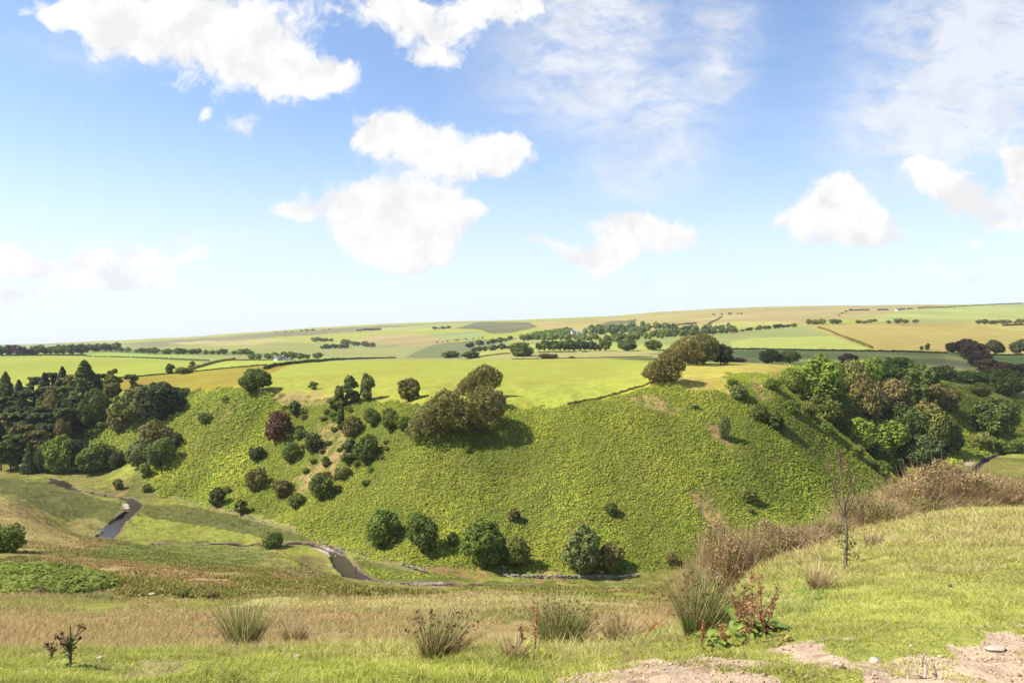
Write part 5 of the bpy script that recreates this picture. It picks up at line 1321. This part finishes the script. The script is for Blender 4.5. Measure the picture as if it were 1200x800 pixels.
# dead wood
def log(uv0, uv1, rad, label, ymin, seed, name='fallen_branch'):
    r = np.random.default_rng(seed); a = hit(*uv0, ymin); b = hit(*uv1, ymin); b = np.array([(uv1[0] - U0) / F * a[1], a[1] + .2, -(uv1[1] - V0) / F * a[1]]); o0 = a.copy(); d = b - a
    parts = [tube([a - o0, d * .5 + r.normal(size=3) * .04 * np.linalg.norm(d), d], [rad, rad * .8, rad * .4], 7, (.34, .27, .2))]
    for q in (.4, .6, .8): parts.append(tube([d * q, d * q + np.array([r.normal() * .2, r.normal() * .2, .2]) * np.linalg.norm(d)], [rad * .5, rad * .15], 5, (.34, .27, .2)))
    V, Q, C = join(parts); tag(obj(name, mesh(name, V, Q, M_BARK, C), loc=tuple(o0)), label, 'branch')
log((104,629),(116,618),.10,'forked dead branch lying on the left valley bank',110,91)
log((118,624),(124,615),.07,'smaller dead branch right of the forked one on the left bank',110,92)
log((1084,795),(1104,783),.008,'thin pale dead twig on the earth path',3,93)

# ------------------------------------------------------------------ buildings
def house(u, v, wpx, hpx, label, ymin, rz=0.0, wall=(.78,.76,.72), roof=(.12,.12,.13), depth=.6, nwin=4, chim=2, name='farmhouse', roofh=.45, cat='house'):
    p = hit(u, v, ymin); s = p[1] / F; W = wpx * s; Hh = hpx * s; D = W * depth; t = empty(name, (p[0], p[1], p[2] - .3), rz); tag(t, label, cat, 'buildings in the far country')
    hw = Hh * (1 - roofh) + .3
    V = np.array([[-W/2,-D/2,0],[W/2,-D/2,0],[W/2,D/2,0],[-W/2,D/2,0],[-W/2,-D/2,hw],[W/2,-D/2,hw],[W/2,D/2,hw],[-W/2,D/2,hw],[-W/2,0,Hh+.2],[W/2,0,Hh+.2]])
    Q = np.array([[0,1,5,4],[2,3,7,6]]); T = np.array([[1,2,6],[1,6,9],[1,9,5],[3,0,4],[3,4,8],[3,8,7]])
    obj('wall', mesh('house_wall', V, Q, M_HOUSE, np.tile(np.array(wall), (10, 1)), T=T), t)
    e = .35; rp = []
    for sg in (-1, 1):
        a = np.array([[-W/2-e, sg*(D/2+e), hw-.25],[W/2+e, sg*(D/2+e), hw-.25],[W/2+e, 0, Hh+.35],[-W/2-e, 0, Hh+.35]]); b = a + [0, 0, .22]
        rp.append((np.concatenate([a, b]), np.array([[3,2,1,0],[4,5,6,7],[0,1,5,4],[1,2,6,5],[2,3,7,6],[3,0,4,7]]), np.tile(np.array(roof), (8, 1))))
    V, Q, C = join(rp); rf = obj('roof', mesh('house_roof', V, Q, M_SLATE, C), t)
    for k in range(chim):
        x = (-.42 + .84 * k) * W; c = box(x-.5, x+.5, -.5, .5, Hh-.6, Hh+1.5, wall); obj('chimney', mesh('chimney', c[0], c[1], M_HOUSE, c[2]), rf)
    for k in range(nwin):
        x = (-.38 + .76 * k / max(1, nwin - 1)) * W; a = min(1.0, W * .06)
        for zz in ([.55] if hw < 4.5 else [.25, .68]):
            c = box(x-a/2, x+a/2, -D/2-.05, -D/2+.05, hw*zz-.6, hw*zz+.6, (.05,.06,.07)); obj('window', mesh('window', c[0], c[1], M_GLASS, c[2]), t)
    c = box(-.5+W*.06, .5+W*.06, -D/2-.06, -D/2+.04, .3, 2.4, (.2,.12,.08)); obj('door', mesh('door', c[0], c[1], M_HOUSE, c[2]), t)
house(30,415.5,19,5.5,'long pale roofed barn among dark trees on the left skyline',1150,.1,wall=(.16,.15,.14),roof=(.62,.60,.58),chim=0,nwin=0,name='barn',roofh=.5,cat='barn')
house(9,415.5,9,4.5,'smaller pale barn left of the long one at the left picture edge',1150,-.3,wall=(.5,.46,.42),roof=(.5,.45,.43),chim=0,nwin=0,name='barn',cat='barn')
house(327,424,11,5,'white farmhouse behind the curved hedge at the left',880,.1)
house(334.5,424,4,4.2,'small white annexe right of the white farmhouse',890,-.5,nwin=1,chim=0,depth=1.0)
house(341,424,4.5,2.6,'low white shed right of the farmhouse annexe',890,0,nwin=0,chim=0,name='shed',cat='shed')
house(672,394.5,6,7,'large white house with gables among the woods below the moor',1150,.5,nwin=3,depth=.8)
house(677.5,394.5,5,6,'second gabled wing right of the large white house',1155,-.7,nwin=2,depth=.8)
house(684,394,5,4.6,'lower stone house right of the white gabled pair',1160,.2,wall=(.5,.44,.36),nwin=2,chim=1)
house(1052,364.5,4.5,2.6,'tiny white cottage high on the moor below the skyline',2300,.1,nwin=2,chim=1)

# ------------------------------------------------------------------ clouds overhead that shade the far country
def cloud(cx, cy, cz, rx, ry, label, seed, dens=.6):
    r = np.random.default_rng(seed); import bmesh; bm = bmesh.new(); bmesh.ops.create_icosphere(bm, subdivisions=5, radius=1)
    V = np.array([v.co[:] for v in bm.verts]); T = np.array([[v.index for v in f.verts] for f in bm.faces]); bm.free()
    an = np.arctan2(V[:, 1], V[:, 0]); k = 1 + .42 * fbm(np.cos(an) * 1.3 + seed, np.sin(an) * 1.3, seed, 4) + .12 * fbm(V[:, 0] * 4 + V[:, 2] * 3, V[:, 1] * 4, seed + 3, 4)
    V = V * k[:, None]; V[:, 2] = np.where(V[:, 2] < 0, V[:, 2] * .2, V[:, 2] * .75); V *= [rx, ry, min(rx, ry) * .35]
    m, nt, nd, lk = nmat('cloud_vapour')
    bs = N(nt, 'ShaderNodeBsdfDiffuse', ins={0: (.9, .9, .9, 1)}); tr = N(nt, 'ShaderNodeBsdfTransparent')
    geo = N(nt, 'ShaderNodeNewGeometry'); nz = N(nt, 'ShaderNodeTexNoise', ins={'Vector': geo.outputs['Position'], 'Scale': .012, 'Detail': 5.0})
    f = N(nt, 'ShaderNodeMapRange', ins={0: nz.outputs['Fac'], 1: .36, 2: .56, 3: .05, 4: dens})
    mx = N(nt, 'ShaderNodeMixShader', ins={0: f.outputs[0], 1: tr.outputs[0], 2: bs.outputs[0]}); N(nt, 'ShaderNodeOutputMaterial', ins={0: mx.outputs[0]})
    o = obj('cloud', mesh('cloud', V, None, m, np.ones((len(V), 3)), T=T, smooth=True), loc=(cx, cy, cz)); tag(o, label, 'cloud', kind='stuff')
def shade(x, y, rx, ry, alt, label, seed, dens=.5):
    """a cloud at altitude alt whose shadow falls round ground point x, y"""
    k = (alt + 15) / math.tan(SUN_EL); d = SUN_DIR / np.linalg.norm(SUN_DIR)
    cloud(x - d[0] * k, y - d[1] * k, alt, rx, ry, label, seed, dens)
shade(430, 640, 330, 210, 640, 'white cumulus cloud drifting overhead', 3, .55)

# ------------------------------------------------------------------ thin air between here and the far moor
hb = box(-17500, 17500, -70, 8900, -330, 262, (1, 1, 1))
hm, hnt, _, _ = nmat('thin_haze')
hv = N(hnt, 'ShaderNodeVolumePrincipled', ins={'Color': (.80, .88, 1.0, 1), 'Density': HAZE, 'Anisotropy': 0.2})
ho = N(hnt, 'ShaderNodeOutputMaterial'); hnt.links.new(hv.outputs[0], ho.inputs['Volume'])
tag(obj('haze', mesh('haze', hb[0], hb[1], hm)), 'thin pale air over the whole valley', 'haze', kind='stuff')
S.cycles.volume_bounces = 0
